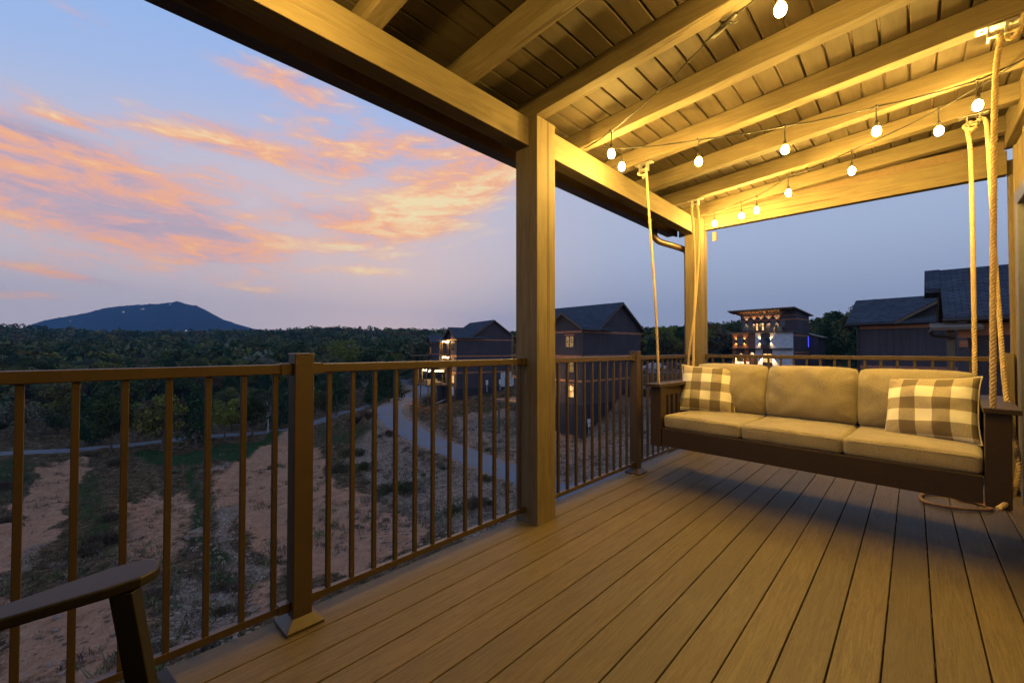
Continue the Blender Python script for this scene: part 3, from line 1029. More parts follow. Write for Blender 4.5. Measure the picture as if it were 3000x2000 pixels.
RY0, RY1 = -0.60, 2.14
DEP = 0.128
for X in [-2.51, -1.94, -1.365, -0.79, -0.21, 0.365, 0.942, 1.520, 2.100, 2.680, 3.260, 3.840, 4.420, 5.0]:
    a = 0.0885
    m2 = MB()
    m2.prism([(RY0, rb(RY0)), (RY1, rb(RY1)), (RY1, rb(RY1) + DEP), (RY0, rb(RY0) + DEP)], 'x', X, X + a)
    m2.build('rafter', M_TY, roof, bevel=0.004)
# ceiling boards, running along the porch, a dark groove between each
mb = MB(); gb = MB()
y = 2.16
i = 0
while y > RY0 - 0.02:
    y2 = y - 0.1085
    for (xa, xb) in ((-3.0, 5.42),):
        z1, z2 = rb(y) + DEP + 0.002, rb(y2) + DEP + 0.002
        mb.prism([(y, z1), (y2, z2), (y2, z2 + 0.02), (y, z1 + 0.02)][::-1], 'x', xa, xb)
    y -= 0.1205; i += 1
mb.build('ceiling_boards', M_CEIL, roof, bevel=0.003, seg=1)
gb.prism([(2.165, rb(2.165) + DEP + 0.026), (RY0 - 0.02, rb(RY0) + DEP + 0.026), (RY0 - 0.02, rb(RY0) + DEP + 0.06), (2.165, rb(2.165) + DEP + 0.06)], 'x', -3.0, 5.44)
gb.build('roof_sheet', M_FASCIA, roof)
# beams
MB().box(-3.0, 2.0965, 1.83, 1.942, 2.476 - 2.66, 0.0).build('front_beam', M_TX, roof, bevel=0.004)
MB().box(2.2895, 5.0285, 1.83, 1.942, 2.476 - 2.66, 0.0).build('front_beam', M_TX, roof, bevel=0.004)
MB().box(5.128, 5.21, -0.56, 1.758, 2.520 - 2.66, 2.708 - 2.66).build('end_beam', M_TY, roof, bevel=0.004)
MB().box(2.099, 2.287, 1.830, 1.942, 2.4765 - 2.66, 0.0).build('beam_splice', M_TX, roof, bevel=0.003)
MB().box(5.0305, 5.2185, 1.830, 1.942, 2.4765 - 2.66, 0.0).build('beam_splice', M_TX, roof, bevel=0.003)
MB().box(5.16, 5.20, -0.55, 1.80, 2.712 - 2.66, 2.80 - 2.66).build('blocking', M_FASCIA, roof)
# blocking between the rafters above the beam
mb = MB()
mb = None
# ledger along the house wall
MB().box(-3.0, 5.10, -0.60, -0.545, 0.06, 0.30).build('ledger', M_TX, roof, bevel=0.004)
# fascia, gutter, rake board, downspout
MB().box(-3.0, 5.30, 2.141, 2.165, 2.545 - 2.66, 0.115).build('fascia', M_FASCIA, roof)
MB().prism([(-0.62, rb(-0.62) - 0.02), (2.165, rb(2.165) - 0.08), (2.165, rb(2.165) + 0.15), (-0.62, rb(-0.62) + 0.16)], 'x', 5.40, 5.42).build('rake_board', M_FASCIA, roof)
g = MB()
gp = [(2.167, 0.09), (2.167, -0.115), (2.25, -0.115), (2.285, -0.06), (2.285, -0.01), (2.30, 0.02), (2.29, 0.02), (2.275, -0.005), (2.275, -0.055), (2.245, -0.107), (2.175, -0.107), (2.175, 0.09)]
g.prism(gp, 'x', -3.0, 5.235)
g.prism([(2.167, 0.05), (2.167, -0.115), (2.25, -0.115), (2.285, -0.06), (2.285, -0.01), (2.30, 0.02)], 'x', 5.2355, 5.239)
gut = g.build('gutter', M_GUTTER, roof)
dp = MB()
pp = [(4.80, 2.215, -0.10), (4.80, 2.215, -0.17), (4.805, 2.205, -0.215), (4.84, 2.18, -0.25), (4.90, 2.14, -0.27), (5.02, 2.06, -0.30), (5.14, 1.985, -0.335), (5.19, 1.985, -0.36), (5.20, 1.985, -0.42), (5.20, 1.985, -1.0), (5.20, 1.985, -2.9)]
dp.tube(smoothpoly(pp, 0.02), 0.036, 16)
dn = dp.build('downspout', M_GUTTER, roof, smooth=True)
MB().box(5.225, 5.25, 1.66, 1.70, 2.40 - 2.66, 2.50 - 2.66).build('hanger_block', M_FASCIA, roof)

# ------------------------------------------------------------------ house wall beside the deck
hs = thing('cabin_wall', 'tan board and batten cabin wall at the right edge beside the deck', 'house wall', (0, WALLY, 0))
m2 = MB()
m2.box(-3.2, 3.3, -0.2, 0, -9, 3.1)
m2.box(3.3, 4.79, -0.2, 0, -9, 0.02)
m2.box(3.3, 4.79, -0.2, 0, 2.20, 3.1)
m2.box(4.79, 5.23, -0.2, 0, -9, 3.1)
for x in (-2.8, -2.3, -1.8, -1.3, -.8, -.3, .2, .7, 1.2, 1.7, 2.2, 2.7, 3.15, 5.0):
    m2.box(x, x + 0.05, 0.0005, 0.02, 0.05, 2.70)
for x in (3.6, 4.1, 4.6):
    m2.box(x, x + 0.05, 0.0005, 0.02, 2.31, 2.70)
m2.build('siding', M_SIDE2, hs)
MB().box(5.235, 5.262, -0.32, 0.03, -9, 2.66).build('corner_board', M_TZ, hs, bevel=0.003)
MB().box(5.155, 5.234, 0.0005, 0.03, 0.0, 2.52).build('corner_board', M_TZ, hs, bevel=0.003)
wf = MB()
wf.box(4.71, 4.79, 0.001, 0.045, 0.02, 2.18); wf.box(3.22, 3.30, 0.001, 0.045, 0.02, 2.18); wf.box(3.22, 4.79, 0.001, 0.045, 2.181, 2.28)
wf.box(4.02, 4.08, -0.06, 0.02, 0.02, 2.18)
dr = wf.build('sliding_door', M_GREYDOOR, hs, bevel=0.003)
MB().box(3.3, 4.70, -0.05, -0.04, 0.03, 2.18).build('glass', M_PANE, dr)
mp = MB()
mp.box(5.055, 5.145, 0.0315, 0.075, 0.0, 1.10)
mp.build('rail_post_block', M_TZ, hs, bevel=0.004)

# ------------------------------------------------------------------ metal railings
def railing(label, a, b, n0, pitch, axis, cst, zt=1.070, brackets=(1, 1), exact=None):
    """top rail, bottom rail and balusters between a and b along an axis"""
    mid = (a + b) / 2
    t = thing('railing', label, 'railing', (mid, cst, 0) if axis == 'x' else (cst, mid, 0), 0 if axis == 'x' else math.pi / 2, 'bronze metal railing sections')
    sg = 1
    h = (b - a) / 2
    MB().box(-h, h, -0.019, 0.019, zt - 0.038, zt).build('top_rail', M_BRONZE, t, bevel=0.003)
    MB().box(-h, h, -0.013, 0.013, 0.070, 0.098).build('bottom_rail', M_BRONZE, t, bevel=0.002)
    xsb = exact if exact is not None else np.arange(n0, b - 0.03, pitch)
    src = None
    for x in xsb:
        lx = x - mid
        if src is None:
            src = MB().box(-0.0095, 0.0095, -0.0095, 0.0095, 0.0985, zt - 0.0385).build('baluster', M_BRONZE, t, bevel=0.0015, loc=(lx, 0, 0))
        else:
            c = src.copy(); col.objects.link(c); c.parent = t; c.location = (lx, 0, 0)
    for s, on in zip((-1, 1), brackets):
        if on:
            for (z0, z1, w2) in ((zt - 0.043, zt + 0.004, 0.024), (0.066, 0.103, 0.018)):
                e = s * h
                MB().box(min(e, e - s * 0.045), max(e, e - s * 0.045), -w2, w2, z0, z1).build('bracket', M_BRONZE, t, bevel=0.002)
    return t


RYC = 1.872
railing('bronze metal railing section at the left, behind the dark chair arm', -1.55, 0.649, -1.42, 0.1127, 'x', RYC, exact=[-1.322 + 0.1125 * i for i in range(18)][:17] + [0.589] )
railing('bronze metal railing section between the near rail post and the thick timber post', 0.727, 2.095, 0.807, 0.1127, 'x', RYC, exact=[.807, .915, 1.024, 1.138, 1.251, 1.363, 1.476, 1.589, 1.706, 1.822, 1.937, 2.052])
railing('bronze metal railing section just right of the thick timber post', 2.292, 3.591, 2.353, 0.1118, 'x', RYC)
railing('bronze metal railing section behind the left arm of the swing', 3.669, 5.028, 3.768, 0.1152, 'x', RYC)
railing('bronze metal railing section across the far end, behind the swing back', -0.52, 1.758, -0.458, 0.1126, 'y', 5.145)


def rail_post(x, label):
    t = thing('railing_post', label, 'railing post', (x, 1.868, 0), 0, 'bronze railing posts')
    MB().box(-0.038, 0.038, -0.038, 0.038, 0.002, 1.108).build('shaft', M_BRONZE, t, bevel=0.003)
    MB().box(-0.041, 0.041, -0.041, 0.041, 1.1085, 1.115).build('cap', M_BRONZE, t, bevel=0.003)
    b = MB()
    vs = []
    for (h, z) in ((0.074, 0.0015), (0.074, 0.012), (0.045, 0.036), (0.0395, 0.042)):
        vs += [(-h, -h, z), (h, -h, z), (h, h, z), (-h, h, z)]
    fs = [(3, 2, 1, 0), (12, 13, 14, 15)]
    for l in range(3):
        for j in range(4):
            fs.append((l * 4 + j, l * 4 + (j + 1) % 4, (l + 1) * 4 + (j + 1) % 4, (l + 1) * 4 + j))
    b.add(vs, fs)
    b.build('base_skirt', M_BRONZE, t, bevel=0.002)
    return t


rail_post(0.688, 'bronze square railing post nearest the camera, left of centre')
rail_post(3.630, 'bronze square railing post beside the left arm of the swing')
rail_post(-1.6, 'bronze square railing post outside the left edge')

# ------------------------------------------------------------------ string lights
def sag(a, b, drop, n=14):
    a, b = Vector(a), Vector(b)
    return [a.lerp(b, i / n) - Vector((0, 0, drop * 4 * (i / n) * (1 - i / n))) for i in range(n + 1)]


def string_light(label, anchors, bulbs):
    """anchors: cable points; bulbs: cable point and bulb height"""
    t = thing('string_light', label, 'string lights', anchors[0], 0, 'string lights under the porch roof')
    O = Vector(anchors[0])
    c = MB()
    allp = []
    for p, q in zip(anchors[:-1], anchors[1:]):
        L = (Vector(q) - Vector(p)).length
        allp += sag(p, q, 0.012 * L * 1.4, 8)[:-1]
    allp.append(Vector(anchors[-1]))
    tw = []
    c.tube([p - O for p in allp], 0.0032, 6)
    c.tube([p - O + Vector((0.004 * math.sin(i * 1.7), 0.004 * math.cos(i * 1.7), 0.004)) for i, p in enumerate(allp)], 0.0022, 5)
    c.build('cable', M_CABLE, t, smooth=True)
    for (x, y, zc, zb) in bulbs:
        P = Vector((x, y, zc)) - O
        dz = zc - zb
        s = MB()
        s.tube([P + Vector((-0.02, 0.0, 0.0)), P, P + Vector((0.02, 0, 0))], 0.0075, 8)
        s.tube([P + Vector((0, 0, -0.002)), P + Vector((0.004, 0.002, -dz * 0.3)), P + Vector((0, 0, -dz + 0.062))], 0.0034, 6)
        s.lathe([(0.004, 0.066), (0.008, 0.062), (0.0125, 0.05), (0.0125, 0.03), (0.011, 0.026)], 12, Matrix.Translation(P - Vector((0, 0, dz))))
        s.build('socket', M_CABLE, t, smooth=False)
        b = MB()
        b.lathe([(0.011, 0.026), (0.018, 0.016), (0.0225, 0.003), (0.0225, -0.010), (0.018, -0.022), (0.009, -0.030), (0.001, -0.031)], 14, Matrix.Translation(P - Vector((0, 0, dz))))
        b.build('bulb', M_BULB, t, smooth=True)
    return t


BB = [(2.856, 1.57, 2.634, 2.498), (3.064, 1.084, 2.607, 2.455), (3.27, 0.601, 2.608, 2.453), (3.464, 0.149, 2.641, 2.489), (3.652, -0.291, 2.699, 2.555)]
BC = [(4.933, 1.58, 2.652, 2.519), (4.753, 1.261, 2.636, 2.496), (4.662, 1.1, 2.632, 2.497), (4.496, 0.805, 2.692, 2.546), (4.23, 0.333, 2.685, 2.529), (3.963, -0.141, 2.717, 2.576)]
string_light('middle row of five glowing bulbs crossing the rafters from the post side to the wall', [(2.80, 1.70, 2.662)] + [b[:3] for b in BB] + [(3.74, -0.50, 2.79)], BB)
string_light('far row of six glowing bulbs running to the corner post', [(5.02, 1.72, 2.665)] + [b[:3] for b in BC] + [(3.76, -0.50, 2.80)], BC)
BA = [(2.559, 1.484, 2.621, 2.468), (2.071, 0.392, 2.70, 2.573), (1.86, -0.12, 2.69, 2.54)]
string_light('near row of glowing bulbs rising from the timber post to the top edge', [(2.70, 1.80, 2.652), BA[0][:3], (2.313, 0.933, 2.656), (2.191, 0.66, 2.718), BA[1][:3], BA[2][:3], (1.69, -0.50, 2.79)], BA)
BD = [(0.55, 1.42, 2.63, 2.49)]
string_light('single bulb string just above the top edge of the photo beside the front beam', [(1.66, -0.50, 2.79)] + [b[:3] for b in BD] + [(0.10, 1.80, 2.652)], BD)
# cable coupler on the near row
cp = MB()
cp.tube([(2.155, 0.585, 2.708), (2.19, 0.65, 2.70), (2.215, 0.71, 2.695)], 0.012, 8)
cp.tube([(2.19, 0.65, 2.70), (2.195, 0.655, 2.725)], 0.008, 8)
cp.tube([(2.17, 0.62, 2.70), (2.175, 0.60, 2.68), (2.18, 0.59, 2.69)], 0.006, 6)
tag(cp.build('cable_coupler', M_CABLE, smooth=True), 'black cable coupler clipped under the rafter on the near string', 'cable connector')

# ------------------------------------------------------------------ ropes
def rope_mesh(path, r=0.0145, pitch=0.062, step=0.006):
    P = smoothpoly(path, 0.01)
    P = [Vector(p) for p in P]
    seg = [0]
    for a, b in zip(P[:-1], P[1:]): seg.append(seg[-1] + (b - a).length)
    L = seg[-1]
    n = max(8, int(L / step))
    S = np.linspace(0, L, n)
    Q = np.column_stack([np.interp(S, seg, [p[c] for p in P]) for c in range(3)])
    T = np.gradient(Q, axis=0); T /= np.linalg.norm(T, axis=1)[:, None]
    nrm = Vector(T[0]).orthogonal().normalized()
    out = MB()
    N = []; 
    for t in T:
        t = Vector(t); nrm = (nrm - t * nrm.dot(t)).normalized(); N.append((nrm.copy(), t.cross(nrm)))
    for kx in range(3):
        pts = []
        for i in range(n):
            a = 2 * math.pi * (S[i] / pitch + kx / 3)
            pts.append(Vector(Q[i]) + (N[i][0] * math.cos(a) + N[i][1] * math.sin(a)) * r * 0.46)
        out.tube(pts, r * 0.56, 7)
    return out


def rope(label, path, bracket=None, extra=None, r=0.0132):
    O = Vector(path[0])
    t = thing('swing_rope', label, 'rope', O, 0, 'ropes holding the swing')
    rope_mesh([tuple(Vector(p) - O) for p in path], r).build('strand', M_ROPE, t, smooth=True)
    if extra:
        for e in extra:
            rope_mesh([tuple(Vector(p) - O) for p in e], r * 0.9).build('tail', M_ROPE, t, smooth=True)
    if bracket is not None:
        B = Vector(bracket) - O
        m2 = MB()
        m2.box(B.x - 0.028, B.x + 0.028, B.y - 0.075, B.y + 0.075, B.z - 0.006, B.z)
        m2.box(B.x - 0.028, B.x + 0.028, B.y - 0.034, B.y - 0.028, B.z - 0.062, B.z - 0.0065)
        m2.box(B.x - 0.028, B.x + 0.028, B.y + 0.028, B.y + 0.034, B.z - 0.062, B.z - 0.0065)
        m2.box(B.x - 0.008, B.x + 0.008, B.y - 0.036, B.y + 0.036, B.z - 0.052, B.z - 0.042)
        for s in (-1, 1):
            m2.lathe([(0.009, 0), (0.009, -0.006), (0.006, -0.008)], 6, Matrix.Translation((B.x, B.y + s * 0.055, B.z - 0.006)))
        m2.build('bracket', M_ZINC, t, bevel=0.001)
    return t


ZR = lambda yy: 2.66 + rb(yy) - 0.001
b1 = (3.305, -0.335, ZR(-0.335)); b2 = (4.465, -0.332, ZR(-0.332)); b3 = (3.305, 1.612, ZR(1.612)); b4 = (4.465, 1.618, ZR(1.618))


def knot(b):
    x, y, z = b
    return [[(x + 0.018, y - 0.02, z - 0.06), (x + 0.02, y + 0.03, z - 0.045), (x - 0.012, y + 0.045, z - 0.075), (x - 0.018, y + 0.01, z - 0.1), (x + 0.012, y - 0.015, z - 0.085), (x + 0.02, y + 0.022, z - 0.11)]]


rope('thick rope from the near right bracket down to the front of the right swing arm', [(b1[0], b1[1] + 0.01, b1[2] - 0.03), (b1[0], b1[1] - 0.012, b1[2] - 0.07), (3.30, -0.325, 2.5), (3.285, -0.305, 1.6), (3.275, -0.293, 0.835), (3.275, -0.293, 0.79)], b1,
     [[(b1[0] + .012, b1[1] + 0.0, b1[2] - 0.05), (b1[0] + 0.02, b1[1] - 0.05, b1[2] - 0.035), (b1[0] - .01, b1[1] - 0.075, b1[2] - 0.06), (b1[0], b1[1] - 0.05, b1[2] - 0.09), (b1[0] + 0.01, b1[1] - 0.03, b1[2] - 0.06)]])
rope('rope from the far right bracket down to the back of the right swing arm', [(b2[0], b2[1] + 0.01, b2[2] - 0.035), (b2[0], b2[1] + 0.03, b2[2] - 0.08), (4.44, -0.315, 2.5), (4.2, -0.30, 1.6), (4.02, -0.285, 0.85), (4.015, -0.285, 0.79)], b2, knot(b2))
rope('single rope from the near left bracket down to the front of the left swing arm', [(b3[0], b3[1] - 0.012, b3[2] - 0.04), (b3[0], b3[1] - 0.02, b3[2] - 0.08), (3.32, 1.58, 2.3), (3.35, 1.54, 1.5), (3.375, 1.527, 0.85), (3.375, 1.527, 0.80)], b3, knot(b3), r=0.0105)
rope('paired ropes from the far left bracket down behind the left swing arm', [(b4[0], b4[1] + 0.02, b4[2] - 0.04), (b4[0], b4[1] + 0.035, b4[2] - 0.1), (4.40, 1.60, 2.0), (4.25, 1.56, 1.4), (4.14, 1.533, 0.88), (4.135, 1.53, 0.80)], b4,
     [[(b4[0], b4[1] - 0.02, b4[2] - 0.06), (b4[0] - .005, b4[1] - 0.035, b4[2] - 0.2), (4.43, 1.575, 2.1), (4.31, 1.565, 1.6), (4.22, 1.57, 1.3), (4.20, 1.60, 1.0), (4.22, 1.62, 0.6)]], r=0.0112)
tailp0 = [(4.455, -0.35, ZR(-0.35) - 0.045), (4.45, -0.395, ZR(-0.35) - 0.05), (4.40, -0.425, ZR(-0.4) - 0.16), (4.2, -0.41, 2.2), (3.92, -0.395, 1.6), (3.80, -0.405, 1.15), (3.72, -0.43, 0.8), (3.66, -0.47, 0.5), (3.60, -0.475, 0.27), (3.50, -0.44, 0.12), (3.36, -0.36, 0.05), (3.22, -0.26, 0.018)]
tailp = [(4.455, -0.35, ZR(-0.35) - 0.045), (4.45, -0.385, ZR(-0.35) - 0.05), onx(2893, 395, 4.40), onx(2906, 600, 4.25), onx(2917, 780, 4.1), onx(2928, 920, 3.98), onx(2935, 1020, 3.88), onx(2946, 1145, 3.76), onx(2966, 1262, 3.62), onx(2984, 1350, 3.48), onx(2977, 1420, 3.38), onx(2950, 1470, 3.28), onx(2925, 1490, 3.16)]
tailp = [(p[0], p[1], max(p[2], 0.014)) for p in tailp]
rp = thing('rope_tail', 'spare rope hanging in front of the wall and curling down past the right swing arm', 'rope', tailp[0])
rope_mesh([tuple(Vector(p) - Vector(tailp[0])) for p in tailp], 0.0125).build('strand', M_ROPE, rp, smooth=True)
coil0 = [(3.19, -0.30, 0.018), (3.21, -0.24, 0.02), (3.25, -0.12, 0.016), (3.34, 0.02, 0.015), (3.44, 0.16, 0.015), (3.58, 0.23, 0.015), (3.66, 0.15, 0.015), (3.60, 0.03, 0.015), (3.46, -0.08, 0.015), (3.34, -0.18, 0.017), (3.26, -0.26, 0.045), (3.21, -0.31, 0.03), (3.17, -0.29, 0.018)]
coil = [tuple(onz(x_, y_, 0.016)) for (x_, y_) in [(2962, 1494), (2915, 1480), (2850, 1465), (2780, 1449), (2725, 1444), (2697, 1452), (2712, 1470), (2770, 1484), (2850, 1492), (2905, 1490), (2860, 1470), (2800, 1458), (2840, 1466), (2900, 1476), (2955, 1487)]]
rp = thing('rope_coil', 'loose reddish rope loop lying on the deck under the right end of the swing', 'rope', coil[0])
M_ROPED = m_fabric('weathered_rope', (0.36, 0.22, 0.15, 1), (0.2, 0.12, 0.08, 1), 160)
rope_mesh([tuple(Vector(p) - Vector(coil[0])) for p in coil], 0.012).build('strand', M_ROPED, rp, smooth=True)

# ------------------------------------------------------------------ the swing
# local frame: x across the seat (0 = right end, grows to the left end), y depth to the back, z height
SWL = 1.90
A0 = Vector((3.262, -0.305, 0)); A1 = Vector((3.352, 1.545, 0))
ang = math.atan2(A1.y - A0.y, A1.x - A0.x)
sw = thing('porch_swing', 'dark brown slatted swing bench hanging on ropes', 'porch swing', (A0.x, A0.y, 0.33), ang)
sw.rotation_euler = (0, R(-0.45), ang)
SL2 = (A1 - A0).length
# in this frame +x runs along the seat to the left end and -y runs towards the back
D = 0.84


def swm(name, *boxes, **kw):
    m2 = MB()
    for b in boxes: m2.box(*b)
    return m2.build(name, kw.get('mat', M_SWING), kw.get('parent', sw), bevel=0.004)


swm('front_apron', (0.052, SL2 - 0.052, -0.034, 0.0, 0.005, 0.148))
swm('back_apron', (0.052, SL2 - 0.052, -D + 0.06, -D + 0.094, 0.02, 0.148))
seat = MB()
for i in range(7):
    seat.box(0.055, SL2 - 0.055, -0.135 - i * 0.1, -0.045 - i * 0.1, 0.118, 0.138)
seat.build('seat_slats', M_SWING, sw, bevel=0.003)
for xe, s in ((0.0, 1), (SL2, -1)):
    x0, x1 = sorted((xe - s * 0.048, xe + s * 0.048))
    swm('arm_post', (x0 + 0.002, x1 - 0.002, -0.094, 0.006, -0.003, 0.474))
    swm('arm_post', (x0 + 0.002, x1 - 0.002, -D, -D + 0.09, -0.003, 0.474))
    a0, a1 = sorted((xe - s * 0.078, xe + s * 0.052))
    swm('armrest', (a0, a1, -D - 0.03, 0.035, 0.475, 0.503))
    swm('arm_rail', (x0 + 0.03, x1 - 0.03, -D + 0.0905, -0.0945, 0.40, 0.474))
    swm('arm_rail', (x0 + 0.03, x1 - 0.03, -D + 0.0905, -0.0945, 0.02, 0.10))
    for j in range(7):
        yy0 = -0.19 - j * 0.092
        swm('arm_slat', (x0 + 0.036, x1 - 0.036, yy0 - 0.045, yy0, 0.1005, 0.3995))
bk = MB()
for i in range(16):
    xx = 0.09 + i * (SL2 - 0.2) / 15
    bk.box(xx - 0.03, xx + 0.03, -D + 0.035, -D + 0.052, 0.15, 0.52)
bk.build('back_slats', M_SWING, sw, bevel=0.002)
swm('back_rail', (0.055, SL2 - 0.055, -D + 0.03, -D + 0.065, 0.5205, 0.585))


def rbox(w_, d_, h_, r, puff=0.012, seed=0, n=16, mat=None, crown=0.0):
    """soft rounded block cushion centred in x,y with its base at z=0"""
    hx, hy, hz = w_ / 2, d_ / 2, h_ / 2
    def axis(h, m_):
        a = np.linspace(-1, 1, m_)
        return h * np.sign(a) * (1 - (1 - np.abs(a)) ** 1.5)
    vs = []; fs = []
    dims = (hx, hy, hz)
    for ax in range(3):
        for sgn in (-1, 1):
            u, v = [q for q in range(3) if q != ax]
            U = axis(dims[u], n + 10 if dims[u] > 0.2 else n // 2 + 4); Vv = axis(dims[v], n + 10 if dims[v] > 0.2 else n // 2 + 4)
            b = len(vs)
            for a in U:
                for c in Vv:
                    p = [0, 0, 0]; p[ax] = sgn * dims[ax]; p[u] = a; p[v] = c
                    q = np.array([np.clip(p[t], -(dims[t] - r), dims[t] - r) for t in range(3)])
                    dv = np.array(p) - q; L = np.linalg.norm(dv)
                    nn2 = dv / L if L > 1e-9 else dv
                    pos = q + nn2 * r
                    fa = (1 - (pos[u] / dims[u]) ** 2) * (1 - (pos[v] / dims[v]) ** 2)
                    wr = mnoise.noise((pos[0] * 5 + seed, pos[1] * 5, pos[2] * 9)) * 0.006 + mnoise.noise((pos[0] * 14 + seed, pos[1] * 14, pos[2] * 14)) * 0.0015
                    pos = pos + nn2 * (puff * max(0, fa) ** 0.7 + wr)
                    if ax == 2 and sgn == 1: pos[2] += crown * max(0, 1 - (pos[0] / hx) ** 2)
                    vs.append((pos[0], pos[1], pos[2] + hz))
            m1, m2_ = len(U), len(Vv)
            flip = (sgn == 1) ^ (ax == 1)
            for i in range(m1 - 1):
                for j in range(m2_ - 1):
                    f = (b + i * m2_ + j, b + (i + 1) * m2_ + j, b + (i + 1) * m2_ + j + 1, b + i * m2_ + j + 1)
                    fs.append(f if flip else f[::-1])
    o = MB(); o.add(vs, fs)
    return o


def weld(o, d_=0.0006):
    bm = bmesh.new(); bm.from_mesh(o.data); bmesh.ops.remove_doubles(bm, verts=bm.verts, dist=d_)
    bmesh.ops.recalc_face_normals(bm, faces=bm.faces)
    bm.to_mesh(o.data); bm.free(); return o


Msw = Matrix.Translation((A0.x, A0.y, 0.33)) @ sw.rotation_euler.to_matrix().to_4x4()


def place(o, x, y, z, rx=0, ry=0, rz=0):
    from mathutils import Euler
    o.matrix_world = Msw @ Matrix.Translation((x, y, z)) @ Euler((rx, ry, rz)).to_matrix().to_4x4()
    return o


cw = (SL2 - 0.105) / 3
names = ['beige seat cushion at the right end of the swing, under the right checked pillow', 'beige seat cushion in the middle of the swing', 'beige seat cushion at the left end of the swing, under the left checked pillow']
for i in range(3):
    t = weld(rbox(cw - 0.003, 0.70, 0.108, 0.026, 0.010, i * 3.3, crown=0.004).build('seat_cushion', M_CUSH, smooth=True))
    tag(t, names[i], 'cushion', 'seat cushions on the swing')
    cx = 0.0525 + cw * (i + 0.5)
    place(t, cx, -0.372, 0.1415)
    for zz in (0.010, 0.098):
        hx, hy, r = (cw - 0.003) / 2 + 0.003, 0.353, 0.03
        loop = []
        for k_ in range(64):
            a = 2 * math.pi * k_ / 64
            ex = abs(math.cos(a)) ** 0.12 * math.copysign(1, math.cos(a)); ey = abs(math.sin(a)) ** 0.12 * math.copysign(1, math.sin(a))
            loop.append((hx * ex, hy * ey, zz))
    sm = MB(); sm.tube([(-(cw / 2) + 0.03, 0.3525, 0.093), (0, 0.3605, 0.0975), (cw / 2 - 0.03, 0.3525, 0.093)], 0.0022, 6)
    s_ = sm.build('seam', M_CUSH, t, smooth=True)


def pillow(w_, h_, th, seed, n=34, corner=0.05, pinch=2.6, wrink=0.006, rnd=0.0):
    """stuffed cushion in the x-z plane, base at z=0, thickness along y"""
    vs = []; fs = []
    g = np.linspace(-1, 1, n)
    g = np.sign(g) * (1 - (1 - np.abs(g)) ** 1.25)
    for s in (1, -1):
        b = len(vs)
        for a in g:
            for c in g:
                prof = max(0.0, (1 - abs(a) ** pinch) * (1 - abs(c) ** pinch)) ** 0.5
                cut = corner * 0.5
                ox = a * (w_ / 2) * (1 - cut * (1 - c * c) * 1.0) ; oz = c * (h_ / 2) * (1 - cut * (1 - a * a))
                ear = (abs(a) * abs(c)) ** 6
                ox *= 1 + 0.03 * ear; oz *= 1 + 0.03 * ear
                if rnd:
                    ox *= 1 - rnd * abs(c) ** 5; oz *= 1 - rnd * abs(a) ** 5
                edge = 1 - prof
                wv_ = mnoise.noise((ox * 9 + seed, oz * 9, s * 2.0)) * wrink + mnoise.noise((ox * 24 + seed, oz * 24, s * 2.0)) * wrink * 0.35 * (0.3 + edge)
                crease = 0.010 * math.sin((abs(a) - abs(c)) * 22 + seed) * (abs(a) * abs(c)) ** 2.2 * prof
                oy = s * (th / 2 * prof + (wv_ + crease) * min(1, prof * 2)) + mnoise.noise((ox * 4, oz * 4, seed)) * 0.01
                vs.append((ox, oy, oz + h_ / 2))
        for i in range(n - 1):
            for j in range(n - 1):
                f = (b + i * n + j, b + (i + 1) * n + j, b + (i + 1) * n + j + 1, b + i * n + j + 1)
                fs.append(f if s == -1 else f[::-1])
    o = MB(); o.add(vs, fs)
    border = [vs[i * n] for i in range(n)] + [vs[(n - 1) * n + j] for j in range(1, n)] + [vs[i * n + n - 1] for i in range(n - 2, -1, -1)] + [vs[j] for j in range(n - 2, 0, -1)]
    return o, border


bn = ['plump beige back cushion at the right of the swing, partly behind the right checked pillow', 'plump beige back cushion in the middle of the swing back', 'plump beige back cushion at the left of the swing, partly behind the left checked pillow']
for i in range(3):
    m2, bd = pillow(cw + 0.016, 0.425, 0.25, 5.1 * i + 2, corner=0.0, pinch=2.9, wrink=0.018, rnd=0.10)
    t = weld(m2.build('back_cushion', M_CUSH, smooth=True), 0.0003)
    tag(t, bn[i], 'cushion', 'back cushions on the swing')
    place(t, 0.0525 + cw * (i + 0.5), -0.615, 0.246, R(13), 0, 0)
    z = MB(); z.tube(bd, 0.0035, 5, closed=True); z.build('seam', M_CUSH, t, smooth=True)
for (x, y, z, rx, ry, rz, wd, seed, lb) in [(0.262, -0.40, 0.238, 22, 5, -14, 0.44, 4.0, 'checked cream and grey throw pillow leaning against the right swing arm'),
                                            (1.640, -0.475, 0.242, 15, -2, 14, 0.44, 9.0, 'checked cream and grey throw pillow at the left end of the swing')]:
    m2, bd = pillow(wd, wd * 0.92, 0.185, seed, corner=0.10, pinch=2.4, wrink=0.016)
    t = weld(m2.build('throw_pillow', M_CHECK, smooth=True), 0.0003)
    tag(t, lb, 'pillow', 'checked throw pillows')
    place(t, x, y, z, R(rx), R(ry), R(rz))
    q = MB(); q.tube(bd, 0.0045, 6, closed=True); q.build('piping', M_PIPE, t, smooth=True)

# ------------------------------------------------------------------ the chair at the lower left
ch = thing('deck_chair', 'dark brown adirondack style chair whose left arm shows at the lower left', 'chair', (0.03, 0.945, 0), R(6))
CZ = 0.64


def arm_poly(s):
    P = [(0.165, 0.035), (0.155, 0.055), (0.13, 0.068), (0.09, 0.072), (-0.10, 0.045), (-0.35, 0.02), (-0.55, 0.018), (-0.55, -0.03), (-0.35, -0.03), (-0.10, -0.015), (0.06, -0.035), (0.12, -0.035), (0.15, -0.02), (0.163, 0.005)]
    return P


